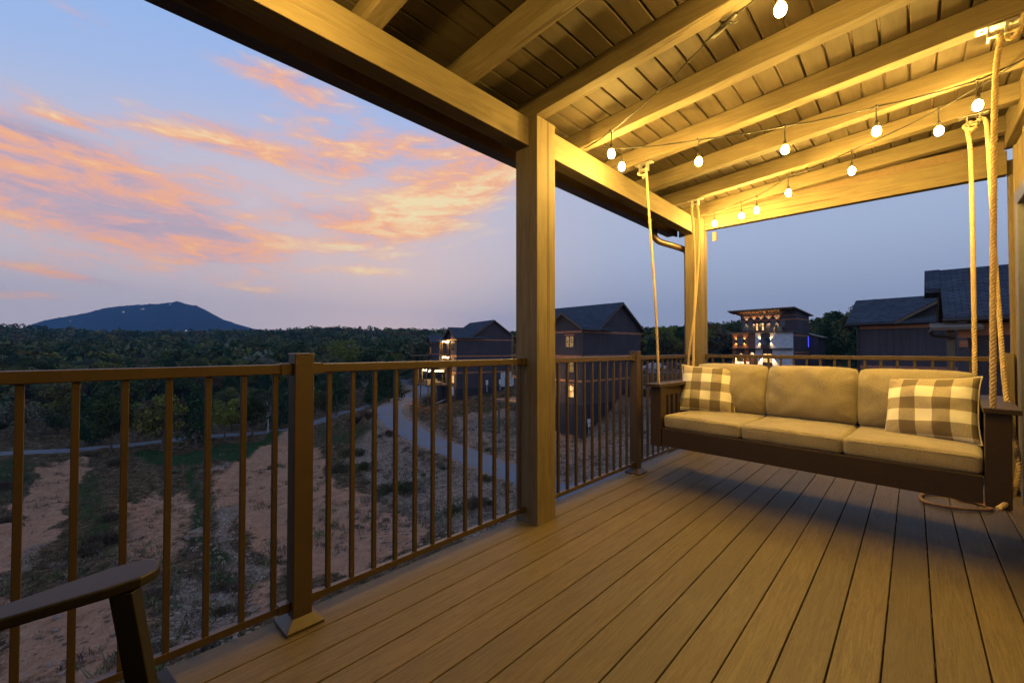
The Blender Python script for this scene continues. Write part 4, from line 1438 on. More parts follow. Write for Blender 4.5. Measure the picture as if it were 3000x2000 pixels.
YA = 0.300
for s in (1, -1):
    m2 = MB()
    pl = [(x, s * (YA + y)) for (x, y) in arm_poly(s)]
    m2.prism(pl if s == -1 else pl[::-1], 'z', CZ - 0.0235, CZ)
    m2.build('armrest', M_CHAIR, ch, bevel=0.005, seg=3)
    m2 = MB()
    m2.add([(0.02, s * (YA - 0.008), CZ - 0.0265), (0.105, s * (YA - 0.008), CZ - 0.0265), (0.155, s * (YA - 0.008), 0), (0.075, s * (YA - 0.008), 0),
            (0.02, s * (YA + 0.018), CZ - 0.0265), (0.105, s * (YA + 0.018), CZ - 0.0265), (0.155, s * (YA + 0.018), 0), (0.075, s * (YA + 0.018), 0)],
           [(0, 1, 2, 3), (7, 6, 5, 4), (0, 4, 5, 1), (1, 5, 6, 2), (2, 6, 7, 3), (3, 7, 4, 0)])
    if s == 1:
        Mi = (Matrix.Translation(ch.location) @ ch.rotation_euler.to_matrix().to_4x4()).inverted()
        m2 = MB()
        T_ = [(0.071, 1.228), (0.107, 1.218), (0.124, 1.236), (0.088, 1.250)]
        vs = [Mi @ Vector((x, y, CZ - 0.0265)) for (x, y) in T_] + [Mi @ Vector((x + 0.088, y - 0.01, 0)) for (x, y) in T_]
        m2.add(vs, [(0, 1, 2, 3), (7, 6, 5, 4), (0, 4, 5, 1), (1, 5, 6, 2), (2, 6, 7, 3), (3, 7, 4, 0)])
    m2.build('leg', M_CHAIR, ch, bevel=0.002)
    m2 = MB()
    m2.prism([(0.17, 0.30), (0.17, 0.38), (0.10, 0.395), (-0.75, 0.12), (-0.80, 0.0), (-0.72, 0.0), (-0.62, 0.08)], 'y', s * (YA - 0.035), s * (YA - 0.0095))
    m2.build('side_rail', M_CHAIR, ch, bevel=0.003)
    MB().bar((-0.53, s * (YA + 0.0), CZ - 0.028), (-0.43, s * (YA + 0.0), 0.23), 0.025, 0.07).build('arm_brace', M_CHAIR, ch, bevel=0.002)
m2 = MB()
for i in range(6):
    x = 0.175 - i * 0.085
    z = 0.386 - i * 0.0275
    m2.add([(x - 0.07, -YA + 0.005, z - 0.0215), (x, -YA + 0.005, z), (x, YA - 0.005, z), (x - 0.07, YA - 0.005, z - 0.0215), (x - 0.07, -YA + 0.005, z - 0.0015), (x, -YA + 0.005, z + 0.02), (x, YA - 0.005, z + 0.02), (x - 0.07, YA - 0.005, z - 0.0015)],
           [(0, 3, 2, 1), (4, 5, 6, 7), (0, 1, 5, 4), (1, 2, 6, 5), (2, 3, 7, 6), (3, 0, 4, 7)])
m2.build('seat_slats', M_CHAIR, ch, bevel=0.003)
m2 = MB()
for i in range(5):
    y = -0.2 + i * 0.1
    zt = 1.02 - abs(i - 2) * 0.035
    m2.bar((-0.36, y * 0.8, 0.24), (-0.68, y * 1.15, zt), 0.085, 0.02)
m2.bar((-0.50, -0.29, 0.615), (-0.50, 0.29, 0.615), 0.03, 0.06)
m2.build('backrest', M_CHAIR, ch, bevel=0.003)
# ================================================================== NEIGHBOURING CABINS
def wall_windows(parent, face, items):
    """windows on a face: items (a0, a1, z0, z1, material). face 'x': plane x=0 looking to -x, a = y; face 'y': plane y=0 looking to -y, a = x"""
    for (a0, a1, z0, z1, mat) in items:
        def B(m2, p0, p1, q0, q1, d0, d1):
            if face == 'x': m2.box(-d1, -d0, p0, p1, q0, q1)
            else: m2.box(p0, p1, -d1, -d0, q0, q1)
        f = MB(); t = 0.07
        B(f, a0, a0 + t, z0, z1, 0.001, 0.05); B(f, a1 - t, a1, z0, z1, 0.001, 0.05)
        B(f, a0 + t, a1 - t, z1 - t, z1, 0.001, 0.05); B(f, a0 + t, a1 - t, z0, z0 + t, 0.001, 0.05)
        am, zm = (a0 + a1) / 2, (z0 + z1) / 2
        B(f, am - 0.04, am + 0.04, z0 + t, z1 - t, 0.002, 0.045)
        B(f, a0 + t, am - 0.04, zm - 0.025, zm + 0.025, 0.002, 0.04); B(f, am + 0.04, a1 - t, zm - 0.025, zm + 0.025, 0.002, 0.04)
        fr = f.build('window', M_WINF, parent)
        g = MB(); B(g, a0 + t, a1 - t, z0 + t, z1 - t, 0.006, 0.02); g.build('pane', mat, fr)
        h = MB(); B(h, a0 - 0.1, a1 + 0.1, z1 + 0.01, z1 + 0.2, 0.03, 0.055); h.build('header', M_CEDAR, fr)


def cabin(label, origin, phi, ze, zb, sh=2.83, b=2.8, Wm=9.2, by=5.3, L=10.5, s1=0.68, wins=(), decks=None, lights=True, bands=3, group='dark cabins of the development'):
    t = thing('cabin', label, 'cabin', (origin[0], origin[1], 0), phi, group)
    W = b + Wm
    zt0 = ze
    ze = ze + 0.33
    zr = ze + s1 * Wm / 2
    s2 = 0.62
    zfb = zt0 - bands * sh
    m2 = MB()
    m2.prism([(b, zfb), (W, zfb), (W, ze), (b + Wm / 2, zr), (b, ze)], 'y', 0, L)
    m2.prism([(0, zfb), (by, zfb), (by, ze), (by / 2, ze + s2 * by / 2), (0, ze)], 'x', 0, b - 0.002)
    for x in np.arange(0.3, W - 0.1, 0.406):
        top = ze if x < b else zr - abs(x - b - Wm / 2) * s1 - 0.1
        m2.box(x, x + 0.045, -0.022, -0.0005, zfb + 0.02, top - 0.02)
    for y in np.arange(0.3, by - 0.1, 0.406):
        m2.box(-0.022, -0.0005, y, y + 0.045, zfb + 0.02, ze)
    m2.build('siding', M_SIDING, t)
    m2 = MB(); m2.box(-0.03, W + 0.03, -0.03, L, zb - 3, zfb - 0.001); m2.build('foundation_wall', M_FOUND, t)
    for k_ in range(bands):
        z = zt0 - k_ * sh
        m2 = MB()
        m2.box(-0.05, W + 0.03, -0.05, -0.0235, z - 0.27, z - 0.02)
        m2.box(-0.05, -0.0235, -0.0234, by, z - 0.27, z - 0.02)
        m2.build('trim_band', M_CEDAR, t)
    for (x, y) in ((-0.045, -0.045),):
        m2 = MB(); m2.box(x - 0.01, x + 0.09, y - 0.01, y + 0.02, zfb, ze - 0.28); m2.box(x - 0.01, x + 0.018, y + 0.0205, y + 0.12, zfb, ze - 0.28)
        m2.build('corner_board', M_SIDING, t)
    # roofs
    ov = 0.5; th = 0.2
    xa = b + Wm / 2
    def chev(half, rise_s, zeave, zt):
        return [(-half - ov, zeave - ov * rise_s), (0, zt), (half + ov, zeave - ov * rise_s), (half + ov, zeave - ov * rise_s + th), (0, zt + th * 1.1), (-half - ov, zeave - ov * rise_s + th)][::-1]
    pm = [(xa + p[0], p[1] + 0.02) for p in chev(Wm / 2, s1, ze, zr)]
    rf = MB().prism(pm, 'y', -ov, L + ov).build('roof', M_SHY, t)
    pb = [(by / 2 + p[0], p[1] + 0.02) for p in chev(by / 2, s2, ze, ze + s2 * by / 2)]
    rf2 = MB().prism(pb, 'x', -0.65, b + Wm * 0.5 * (s2 * by / 2) / (s1 * Wm / 2) + 0.25).build('bay_roof', M_SHX, t)
    # barge boards
    e = MB()
    e.prism([(p[0] * 1.0, p[1] - 0.06) for p in pm], 'y', -ov - 0.03, -ov - 0.002)
    e.build('barge_board', M_FASCIA, rf)
    e = MB(); e.prism([(p[0], p[1] - 0.06) for p in pb], 'x', -0.68, -0.652); e.build('barge_board', M_FASCIA, rf2)
    e = MB(); e.tube([(-0.6, -ov - 0.06, ze - 0.27), (b - 0.5, -ov - 0.06, ze - 0.27)], 0.06, 6)
    e.tube([(-0.06, -ov - 0.05, ze - 0.3), (-0.07, -0.12, ze - 0.55), (-0.07, -0.12, zfb - 1.0)], 0.04, 6)
    e.build('gutter', M_GUTTER, rf2)
    vp = MB(); vp.tube([(xa - 1.6, 2.2, zr - 1.2), (xa - 1.6, 2.2, zr - 0.45)], 0.05, 8); vp.build('vent_pipe', M_FASCIA, rf)
    wall_windows(t, 'x', wins)
    # stacked porches on the valley side
    if decks:
        for (x0, y0, y1, zf, zt, lit) in decks:
            d_ = MB(); d_.box(x0, b if y0 > by - 0.5 else 0, y0, y1, zf - 0.28, zf)
            dd_ = d_.build('porch_deck', M_FASCIA, t)
            for (px_, py_) in ((x0 + 0.1, y0 + 0.1), (x0 + 0.1, y1 - 0.2), (x0 + 0.1, (y0 + y1) / 2), (-0.15, y0 + 0.1)):
                MB().box(px_, px_ + 0.17, py_, py_ + 0.17, zf + 0.001, zt).build('porch_pillar', M_TZ, t)
            ground_z = min(zb, float(height(np.array([origin[0]]), np.array([origin[1]]))[0])) - 3
            for (px_, py_) in ((x0 + 0.5, y0 + 0.4), (x0 + 0.5, y1 - 0.5), (x0 + 2.2, y0 + 0.4)):
                MB().box(px_, px_ + 0.15, py_, py_ + 0.15, ground_z, zf - 0.281).build('stilt', M_FASCIA, t)
            r_ = MB()
            r_.box(x0 + 0.03, x0 + 0.07, y0, y1, zf + 0.96, zf + 1.0)
            r_.box(x0, 0, y0 + 0.03, y0 + 0.07, zf + 0.96, zf + 1.0)
            for yy in np.arange(y0 + 0.1, y1, 0.14): r_.box(x0 + 0.04, x0 + 0.06, yy, yy + 0.02, zf + 0.0, zf + 0.96)
            for xx in np.arange(x0 + 0.1, -0.02, 0.14): r_.box(xx, xx + 0.02, y0 + 0.04, y0 + 0.06, zf + 0.0, zf + 0.96)
            r_.build('porch_railing', M_BRONZE, t)
    return t


def far_lights(label, t, pts, group='string lights on the neighbouring cabins', r=0.05, parentmat=None):
    s = thing('string_light', label, 'string lights', (0, 0, 0), 0, group)
    Mt = Matrix.Translation(t.location) @ t.rotation_euler.to_matrix().to_4x4()
    W_ = [Mt @ Vector(p) for p in pts]
    s.location = W_[0]
    c = MB(); c.tube([p - W_[0] + Vector((0, 0, 0.13)) for p in W_], 0.012, 5); c.build('cable', M_CABLE, s)
    for p in W_:
        b = MB(); b.lathe([(0.01, r * 1.3), (r * 0.8, r * 0.7), (r, 0), (r * 0.7, -r * 0.8), (0.005, -r)], 8, Matrix.Translation(p - W_[0])); b.build('bulb', M_BULBF, s, smooth=True)
    return s


def world_of(t, p):
    return (Matrix.Translation(t.location) @ t.rotation_euler.to_matrix().to_4x4()) @ Vector(p)


# cabin nearest, right of the timber post
c1 = cabin('dark three storey cabin just right of the thick timber post, two lit windows', (40.4, 27.2), R(-4.8), 3.26, -9.3,
           wins=[(1.25, 2.55, 1.30, 2.65, M_LITDIM), (1.25, 2.55, -1.6, -0.15, M_LITDIM), (1.25, 2.55, -4.5, -3.05, M_LIT)],  # middle pane: a faint painted glow stands in for its dim reflection
           decks=[(-4.9, 5.5, 10.0, -5.0, -2.3, True), (-2.0, 5.5, 10.0, -2.2, 0.3, False), (-2.0, 5.5, 10.0, 0.5, 3.0, False)])
far_lights('string of bulbs over the low porch partly hidden behind the timber post', c1, [(-4.6, 5.6, -2.45), (-4.2, 6.4, -2.5), (-3.6, 6.9, -2.4), (-3.2, 5.8, -2.5), (-2.8, 5.7, -2.5), (-2.3, 6.2, -2.4), (-4.5, 8.0, -2.45), (-1.0, 5.6, -2.5), (-0.2, 5.3, -2.5)])
# second cabin, left of the timber post
O2 = xu(1338.5, 77)
c2 = cabin('dark three storey cabin left of the thick timber post with stacked lit porches', O2, R(-17), 2.98, -8.3, sh=3.02,
           wins=[(1.2, 2.6, 0.9, 2.3, M_PANE), (1.2, 2.6, -2.1, -0.6, M_LITDIM), (1.2, 2.6, -5.2, -3.7, M_LIT)],
           decks=[(-4.6, 3.6, 9.0, -5.45, -2.7, True), (-1.2, 3.4, 6.2, 0.0, 2.75, True), (-1.2, 3.4, 6.2, -2.9, -0.3, True)])
far_lights('string of bulbs over the wide lowest porch of the second cabin', c2, [(-4.5, 3.7, -2.75), (-4.2, 4.4, -2.9), (-3.9, 3.8, -2.95), (-3.5, 4.6, -2.85), (-3.1, 3.8, -2.95), (-2.7, 3.8, -3.0), (-2.3, 3.8, -2.95), (-1.9, 3.8, -3.0), (-1.4, 3.8, -2.95), (-0.8, 3.8, -3.0), (-0.3, 3.7, -3.0), (-4.4, 5.6, -2.8), (-4.3, 6.8, -2.8)])
far_lights('string of bulbs over the top balcony of the second cabin', c2, [(-1.0, 3.5, 2.5), (-0.6, 3.9, 2.45), (-0.2, 4.4, 2.45), (-0.1, 4.0, 2.5), (-0.9, 4.8, 2.5)])
far_lights('string of bulbs over the middle balcony of the second cabin', c2, [(-1.0, 3.5, -0.45), (-0.6, 3.9, -0.5), (-0.2, 4.4, -0.5), (-0.1, 4.0, -0.45), (-0.9, 4.8, -0.45)])
# shed roof over the top balcony
MB().prism([(-1.6, 2.80), (0.0, 3.0), (0.0, 3.1), (-1.6, 2.9)], 'y', 3.2, 6.4).build('balcony_roof', M_FASCIA, c2)
# sofa on the low porch
sp = world_of(c2, (-2.9, 5.6, -5.44))
sf = thing('outdoor_sofa', 'pale outdoor sofa on the lit lowest porch of the second cabin', 'sofa', sp, c2.rotation_euler.z)
MB().box(-1.3, 1.3, -0.4, 0.4, 0.0, 0.42).build('seat', M_CUSH, sf, bevel=0.04)
MB().box(-1.3, 1.3, 0.25, 0.5, 0.425, 0.85).build('backrest', M_CUSH, sf, bevel=0.04)
for x in (-0.8, 0.0, 0.8): MB().box(x - 0.36, x + 0.36, 0.05, 0.24, 0.43, 0.80).build('cushion', M_CUSH, sf, bevel=0.05)
sp = world_of(c2, (-2.2, 4.3, -5.44))
st = thing('outdoor_ottoman', 'low pale ottoman in front of the sofa on the lit porch', 'ottoman', sp, c2.rotation_euler.z)
MB().box(-0.9, 0.9, -0.35, 0.35, 0.0, 0.45).build('seat', M_CUSH, st, bevel=0.04)
# third cabin, farther behind the second
O3 = xu(1266, 118)
c3 = cabin('dark cabin farthest away, partly hidden behind the second cabin', O3, R(-24), 2.9, -7.5, sh=3.0,
           wins=[(1.2, 2.5, -0.5, 1.6, M_LITDIM), (1.2, 2.5, -3.6, -2.0, M_LIT)], decks=[(-5.0, 2.6, 6.8, -0.6, 2.9, False), (-5.0, 2.6, 6.8, -5.6, -3.0, False)])
MB().prism([(-5.4, 2.95), (0.0, 3.1), (0.0, 3.2), (-5.4, 3.05)], 'y', 2.4, 7.0).build('balcony_roof', M_FASCIA, c3)
# meter boxes and condensers against the walls
def util(name, label, cat, px, py, u, size, mat=M_WHITEB, grp=None):
    p = Vector(C0 + ray(px, py) * u)
    t = thing(name, label, cat, p, R(-8), grp)
    a, b_, c_ = size
    MB().box(-a / 2, a / 2, -b_ / 2, b_ / 2, 0, c_).build('casing', mat, t, bevel=0.02)
    MB().box(-a / 2 + 0.04, a / 2 - 0.04, -b_ / 2 - 0.02, -b_ / 2 - 0.001, 0.05, c_ * 0.6).build('cover', M_FOUND, t, bevel=0.01)
    return t


m1 = world_of(c1, (0.9, -0.12, -7.3))
t = thing('electric_meter', 'white meter box low on the side wall of the cabin right of the timber post', 'meter box', m1, c1.rotation_euler.z)
MB().box(-0.2, 0.2, -0.1, 0.06, 0, 0.45).build('casing', M_WHITEB, t, bevel=0.02)
MB().box(-0.15, 0.15, -0.13, 0.02, -0.42, -0.08).build('junction_box', M_WHITEB, t, bevel=0.02)
MB().tube([(0, -0.02, -0.42), (0, -0.02, -1.6)], 0.03, 6).build('conduit', M_WHITEB, t)
m1 = world_of(c1, (9.6, -0.8, -4.2))
for k_, (dx, lb) in enumerate([(0.0, 'dark air conditioning unit at the top of the slope beside the cabin wall, left one'), (1.1, 'dark air conditioning unit at the top of the slope beside the cabin wall, right one')]):
    p = world_of(c1, (8.2 + dx, -0.9, -4.6))
    hz = float(height(np.array([p.x]), np.array([p.y]), False)[0])
    t = thing('air_conditioner', lb, 'air conditioner', (p.x, p.y, hz), c1.rotation_euler.z, 'air conditioning units by the cabins')
    MB().box(-0.42, 0.42, -0.42, 0.42, -0.6, 1.05).build('casing', M_FOUND, t, bevel=0.03)
    MB().lathe([(0.33, 1.055), (0.33, 1.10), (0.05, 1.11)], 14).build('fan_grille', M_WINF, t)
st_ = MB(); st_.box(9.4, 11.9, -0.05, -0.024, -5.4, -2.7)
st_.build('stone_panel', M_STONE, c1)
st_ = MB(); st_.box(9.0, 11.9, -0.05, -0.024, -6.1, -3.3)
st_.build('stone_panel', M_STONE, c2)
for k_, (xx, lb) in enumerate([(6.0, 'white meter box on the side wall of the second cabin, left one'), (8.8, 'white meter box on the side wall of the second cabin, right one')]):
    p = world_of(c2, (xx, -0.15, -5.6))
    t = thing('electric_meter', lb, 'meter box', p, c2.rotation_euler.z)
    MB().box(-0.22, 0.22, -0.1, 0.1, 0, 0.9).build('casing', M_WHITEB, t, bevel=0.02)
    MB().tube([(0, 0, -1.3), (0, 0, -0.005)], 0.05, 6).build('conduit', M_WHITEB, t)
# pipe and barrel below the second cabin's porch
p = world_of(c2, (-0.6, 0.6, -7.3))
t = thing('water_barrel', 'white cylinder standing under the porch of the second cabin', 'barrel', p)
MB().lathe([(0.28, 0), (0.3, 0.1), (0.3, 1.3), (0.2, 1.45), (0.05, 1.5)], 14).build('drum', M_WHITEB, t, smooth=True)
P1 = ground_hit(1277, 1185); P2 = ground_hit(1312, 1174)
o = MB().tube([(0, 0, 0.25), tuple(P2 - P1 + np.array([0, 0, 0.5]))], 0.09, 8).build('drain_pipe', M_WHITEB, loc=tuple(P1))
tag(o, 'white drain pipe lying on the slope below the second cabin', 'pipe')

# right side cabin with its gable turned to us
O4 = xu(2517, 31.6)
c4 = cabin('dark cabin at the right behind the railing, gable wall with orange bands', O4, R(-97), 2.86, -3.6, sh=2.9, b=2.6, Wm=9.0, by=5.0, L=9.5, s1=0.62, bands=2,
           wins=[(1.2, 2.5, 0.6, 1.9, M_PANE)])

# ------------------------------------------------------------------ nearest neighbour at the right edge
E0 = xu(2765, 15.3)
n5 = thing('neighbour_cabin', 'nearest shingled cabin roof at the right edge, beside the swing ropes', 'cabin', (E0[0], E0[1], 0), R(-90), None)
# local x runs to the right of the picture (-Y), local y runs away (+X)
s5 = 0.68
r5 = MB()
r5.prism([(0.0, 2.14), (3.05, 2.14 + s5 * 3.05), (6.1, 2.14), (6.1, 2.3), (3.05, 2.14 + s5 * 3.05 + 0.17), (0.0, 2.3)][::-1], 'x', 0.0, 9.0)
ro5 = r5.build('roof', M_SHX, n5)
r5 = MB()
r5.prism([(1.75, 2.14 + s5 * 1.75 + 0.03), (3.05, 2.14 + s5 * 3.05 + 0.03), (4.35, 2.14 + s5 * 1.75 + 0.03), (4.35, 2.14 + s5 * 1.75 + 0.19), (3.05, 2.14 + s5 * 3.05 + 0.2), (1.75, 2.14 + s5 * 1.75 + 0.19)][::-1], 'x', -0.42, 0.03)
r5.build('gable_hood', M_SHX, n5)
MB().prism([(0.05, 2.02), (3.05, 2.0 + s5 * 3.05), (6.05, 2.02), (6.05, 2.14), (3.05, 2.14 + s5 * 3.05), (0.05, 2.14)][::-1], 'x', 0.02, 0.06).build('barge_board', M_FASCIA, ro5)
MB().tube([(-0.02, -0.05, 2.16), (9.0, -0.05, 2.16)], 0.06, 8).build('gutter', M_GUTTER, ro5)
w5 = MB(); w5.prism([(0.55, -9), (5.5, -9), (5.5, 2.1), (3.05, 2.1 + s5 * 2.4), (0.55, 2.1)], 'x', 0.62, 9.0)
for x in np.arange(0.8, 8.9, 0.4): w5.box(x, x + 0.05, 0.525, 0.5495, -9, 1.6)
w5.build('siding', M_SIDING, n5)
MB().box(0.56, 9.0, 0.50, 0.5245, 1.62, 2.04).build('trim_band', M_CEDAR, n5)
# corner porch: low roof with gutter, timber pillar, orange blocks
MB().prism([(-1.0, 1.78), (0.6, 2.0), (0.6, 2.10), (-1.0, 1.88)], 'x', -0.35, 0.9).build('porch_roof_slab', M_FASCIA, n5)
g5 = MB(); g5.tube([(-0.32, -1.02, 1.80), (-0.36, -0.98, 1.72), (-0.30, -0.8, 1.60), (0.25, -0.75, 1.53)], 0.05, 8); g5.build('downspout', M_GUTTER, n5, smooth=True)
MB().box(0.06, 0.25, -0.62, -0.43, -8, 1.83).build('pillar', M_TZ, n5, bevel=0.005)
MB().box(0.33, 0.62, -0.66, -0.40, 1.52, 1.83).build('trim_block', M_CEDAR, n5)
MB().box(0.36, 0.56, -0.60, -0.38, 1.20, 1.42).build('trim_block', M_CEDAR, n5)
MB().box(0.34, 0.60, -0.55, -0.36, -8, 1.19).build('pillar', M_SIDING, n5)
wall_windows(n5, 'y', [])

# ------------------------------------------------------------------ the lit modern building
OM = xu(2146, 82)
bm_ = thing('modern_house', 'lit modern three storey house with a sloping roof and white stone panels', 'house', (OM[0], OM[1], 0), R(-97))
ZB, Z1, Z2, Z3 = -2.75, 1.3, 4.12, 7.35
W_ = 10.2; DP = 8.8


def part(name, mat, *boxes, **kw):
    m2 = MB()
    for b in boxes: m2.box(*b)
    return m2.build(name, mat, kw.get('parent', bm_))


M_WOODP = m_timber('orange_wood_panel', 'z', (0.30, 0.13, 0.055, 1), (0.2, 0.08, 0.035, 1), 0.5)
M_REDP = m_plain('dark_red_panel', (0.17, 0.06, 0.035), 0.6)
part('core_wall', M_SIDING, (0.05, W_, 0.06, DP, ZB - 3, Z2), (0.9, W_ - 0.02, 1.6, DP, Z2 + 0.001, Z3))
m2 = MB(); m2.prism([(1.6, Z3 + 0.001), (DP, Z3 + 0.001), (DP, Z3 + 0.05), (1.6, Z3 + 0.9)], 'x', 0.9, W_ - 0.02); m2.build('upper_wall', M_SIDING, bm_)
part('wood_panel', M_WOODP, (0.0, 2.9, -0.06, 0.059, Z1, Z2 - 0.02), (0.0, 0.75, -0.06, 0.059, ZB + 1.5, Z1 - 0.15), (2.1, 2.9, -0.06, 0.059, ZB + 1.5, Z1 - 0.15))
part('red_panel', M_REDP, (2.91, 4.1, 0.0, 0.058, Z1, Z2 - 0.02))
part('stone_panel', M_STONE, (4.11, 5.0, -0.06, 0.059, Z1, Z2 - 0.02), (6.6, W_ + 0.02, -0.06, 0.059, Z1, Z2 - 0.02), (4.11, 5.3, -0.06, 0.059, ZB - 2, Z1 - 0.15), (6.95, W_ + 0.02, -0.06, 0.059, ZB - 2, Z1 - 0.15),
     (0.0, 3.0, -0.06, 0.059, ZB - 2, ZB + 1.45))
part('canopy', M_FASCIA, (-0.3, W_ + 0.1, -0.9, -0.061, Z1 - 0.12, Z1 - 0.02))
part('terrace_deck', M_FASCIA, (-0.35, W_ + 0.3, -0.5, 1.59, Z2 + 0.002, Z2 + 0.14))
wf_ = part('window', M_WINF, (0.85, 2.05, -0.12, -0.0605, 1.85, 3.35))
part('pane', M_PANE, (0.93, 1.97, -0.14, -0.121, 1.93, 3.27), parent=wf_)
wf_ = part('window', M_WINF, (5.05, 6.55, -0.10, 0.058, 1.5, 3.3))
part('pane', M_PANE, (5.15, 6.45, -0.13, -0.101, 1.9, 3.2), parent=wf_)
wf_ = part('window', M_WINF, (5.35, 6.9, -0.05, 0.058, -1.4, 0.35))
part('pane', M_LIT, (5.45, 6.1, -0.08, -0.051, -1.3, 0.25), (6.2, 6.8, -0.08, -0.051, -1.3, 0.25), parent=wf_)
wf_ = part('window', M_WINF, (0.8, 2.0, -0.05, 0.058, -0.9, 0.9))
dr_ = part('door', M_WOODP, (3.3, 3.85, 0.0, 0.058, -2.6, -0.1))
for (a, b_) in ((1.2, 2.0), (2.2, 3.1), (6.1, 7.2), (7.6, 8.6)):
    wf_ = part('window', M_WINF, (a, b_, 1.54, 1.599, Z2 + 0.5, Z2 + 2.2))
    part('pane', M_PANE, (a + 0.06, b_ - 0.06, 1.52, 1.539, Z2 + 0.56, Z2 + 2.14), parent=wf_)
for (a, b_) in ((3.5, 4.2), (4.5, 5.2)):
    wf_ = part('window', M_WINF, (a, b_, 1.54, 1.599, Z2 + 0.15, Z2 + 2.0))
    part('pane', M_LIT, (a + 0.2, b_ - 0.2, 1.52, 1.539, Z2 + 0.5, Z2 + 1.8), parent=wf_)
part('trim_band', M_CEDAR, (0.88, W_, 1.56, 1.598, Z2 + 2.25, Z2 + 2.45), (0.88, W_, 1.56, 1.598, Z2 + 3.05, Z2 + 3.15))
part('trim_band', M_CEDAR, (W_ + 0.001, W_ + 0.03, 0.3, DP, Z2 - 0.7, Z2 - 0.45))
part('trim_band', M_CEDAR, (W_ + 0.001, W_ + 0.03, 0.3, DP, Z1 - 0.9, Z1 - 0.65))
part('trim_band', M_CEDAR, (W_ - 0.019, W_ + 0.01, 1.6, DP, Z2 + 2.35, Z2 + 2.5))
rl = MB(); rl.box(-0.33, W_ + 0.28, -0.48, -0.44, Z2 + 1.15, Z2 + 1.2)
for x in np.arange(-0.33, W_ + 0.3, 0.9): rl.box(x, x + 0.05, -0.48, -0.44, Z2 + 0.14, Z2 + 1.15)
rr_ = rl.build('terrace_railing', M_WINF, bm_)
M_BALU = m_glass('railing_glass', (0.06, 0.08, 0.1, 1), 0.03)
# sloped roof with rafters below it
m2 = MB(); m2.prism([(-0.7, 8.30), (DP + 0.9, 7.3), (DP + 0.9, 7.48), (-0.7, 8.48)], 'x', -0.6, W_ + 0.5); rm = m2.build('roof', M_FASCIA, bm_)
m2 = MB()
for x in np.arange(-0.4, W_ + 0.4, 0.62): m2.prism([(-0.65, 8.13), (1.6, 7.87), (1.6, 8.04), (-0.65, 8.285)], 'x', x, x + 0.1)
m2.build('rafters', M_WOODP, rm)
M_BLUE = m_emit('blue_neon', (0.05, 0.05, 1.0, 1), 3.0)
part('neon_strip', M_BLUE, (W_ + 0.01, W_ + 0.06, DP - 0.75, DP - 0.6, Z1 + 0.2, Z1 + 2.1))
part('annex_wall', M_SIDING, (W_ - 1.5, W_ + 1.4, DP + 0.01, DP + 4, ZB - 2, Z2 - 0.8))
m2 = MB(); m2.prism([(W_ - 2, Z2 + 0.3), (W_ + 1.9, Z2 - 0.95), (W_ + 1.9, Z2 - 0.8), (W_ - 2, Z2 + 0.45)][::-1], 'y', DP + 0.011, DP + 4.4); m2.build('annex_roof', M_FASCIA, bm_)
part('entry_block', M_REDP, (8.9, 10.2, -1.6, -0.3, ZB - 0.6, ZB + 0.9))


def sconce(x, y, z, up=True, down=True, e=22):
    e = e * 9
    m2 = MB(); m2.box(x - 0.06, x + 0.06, y - 0.16, y - 0.002, z - 0.13, z + 0.13)
    s_ = m2.build('wall_lamp', M_WINF, bm_)
    for on, dz, rx in ((up, 0.16, math.pi), (down, -0.16, 0.0)):
        if on:
            l = bpy.data.lights.new('sconce_light', 'SPOT'); l.energy = e; l.spot_size = R(85); l.spot_blend = 0.5; l.color = (1.0, 0.62, 0.25); l.shadow_soft_size = 0.03
            lo = bpy.data.objects.new('sconce_light', l); col.objects.link(lo); lo.parent = s_
            lo.location = (x, y - 0.13, z + dz); lo.rotation_euler = (rx, 0, 0)


for x in (2.1 - 0.1, 3.3, 4.5, 5.8, 7.2):
    sconce(x, 1.52, Z2 + 2.2 if x not in (2.0, 7.2) else Z2 + 2.1, e=26)
for x in (0.72, 2.15): sconce(x, -0.065, 2.6)
for x in (4.92, 6.68): sconce(x, -0.065, 2.6)
for x in (0.7, 2.15, 5.2, 7.05): sconce(x, -0.065, -0.35, up=False, e=90)
sconce(3.55, -0.005, 0.9, up=False, e=70)
sconce(1.6, -0.3, 0.9, up=False, e=160)
part('patio_slab', M_STONE, (-0.2, 8.6, -2.6, -0.07, ZB - 1.5, ZB + 0.02))
mm = MB()
for x in (6.2, 7.4):
    mm.box(x, x + 0.75, 0.55, 1.2, Z2 + 0.141, Z2 + 0.95)
o = mm.build('terrace_chair', M_CUSH, bm_)

# parked car and cones on the lot, tiny in the picture
def car(label, x, u, rz, colr):
    a = xu(x, u)
    z = float(height(np.array([a[0]]), np.array([a[1]]), False)[0]) + 0.26
    t = thing('parked_car', label, 'car', (a[0], a[1], z), rz, 'cars on the lot')
    m2 = MB(); m2.prism([(-2.2, 0.3), (2.2, 0.3), (2.25, 0.75), (1.3, 0.92), (0.75, 1.42), (-1.2, 1.45), (-1.9, 0.95), (-2.25, 0.85)], 'y', -0.88, 0.88)
    m2.build('body', m_plain('car_paint_' + str(len(label)), colr, 0.25, 0.2), t, bevel=0.06)
    for sx in (-1.4, 1.4):
        for sy in (-0.9, 0.72):
            m3 = MB(); m3.lathe([(0.33, 0), (0.33, 0.2)], 14, Matrix.Translation((sx, sy, 0.33)) @ Matrix.Rotation(-math.pi / 2, 4, 'X')); m3.build('wheel', M_CABLE, t)
    return t


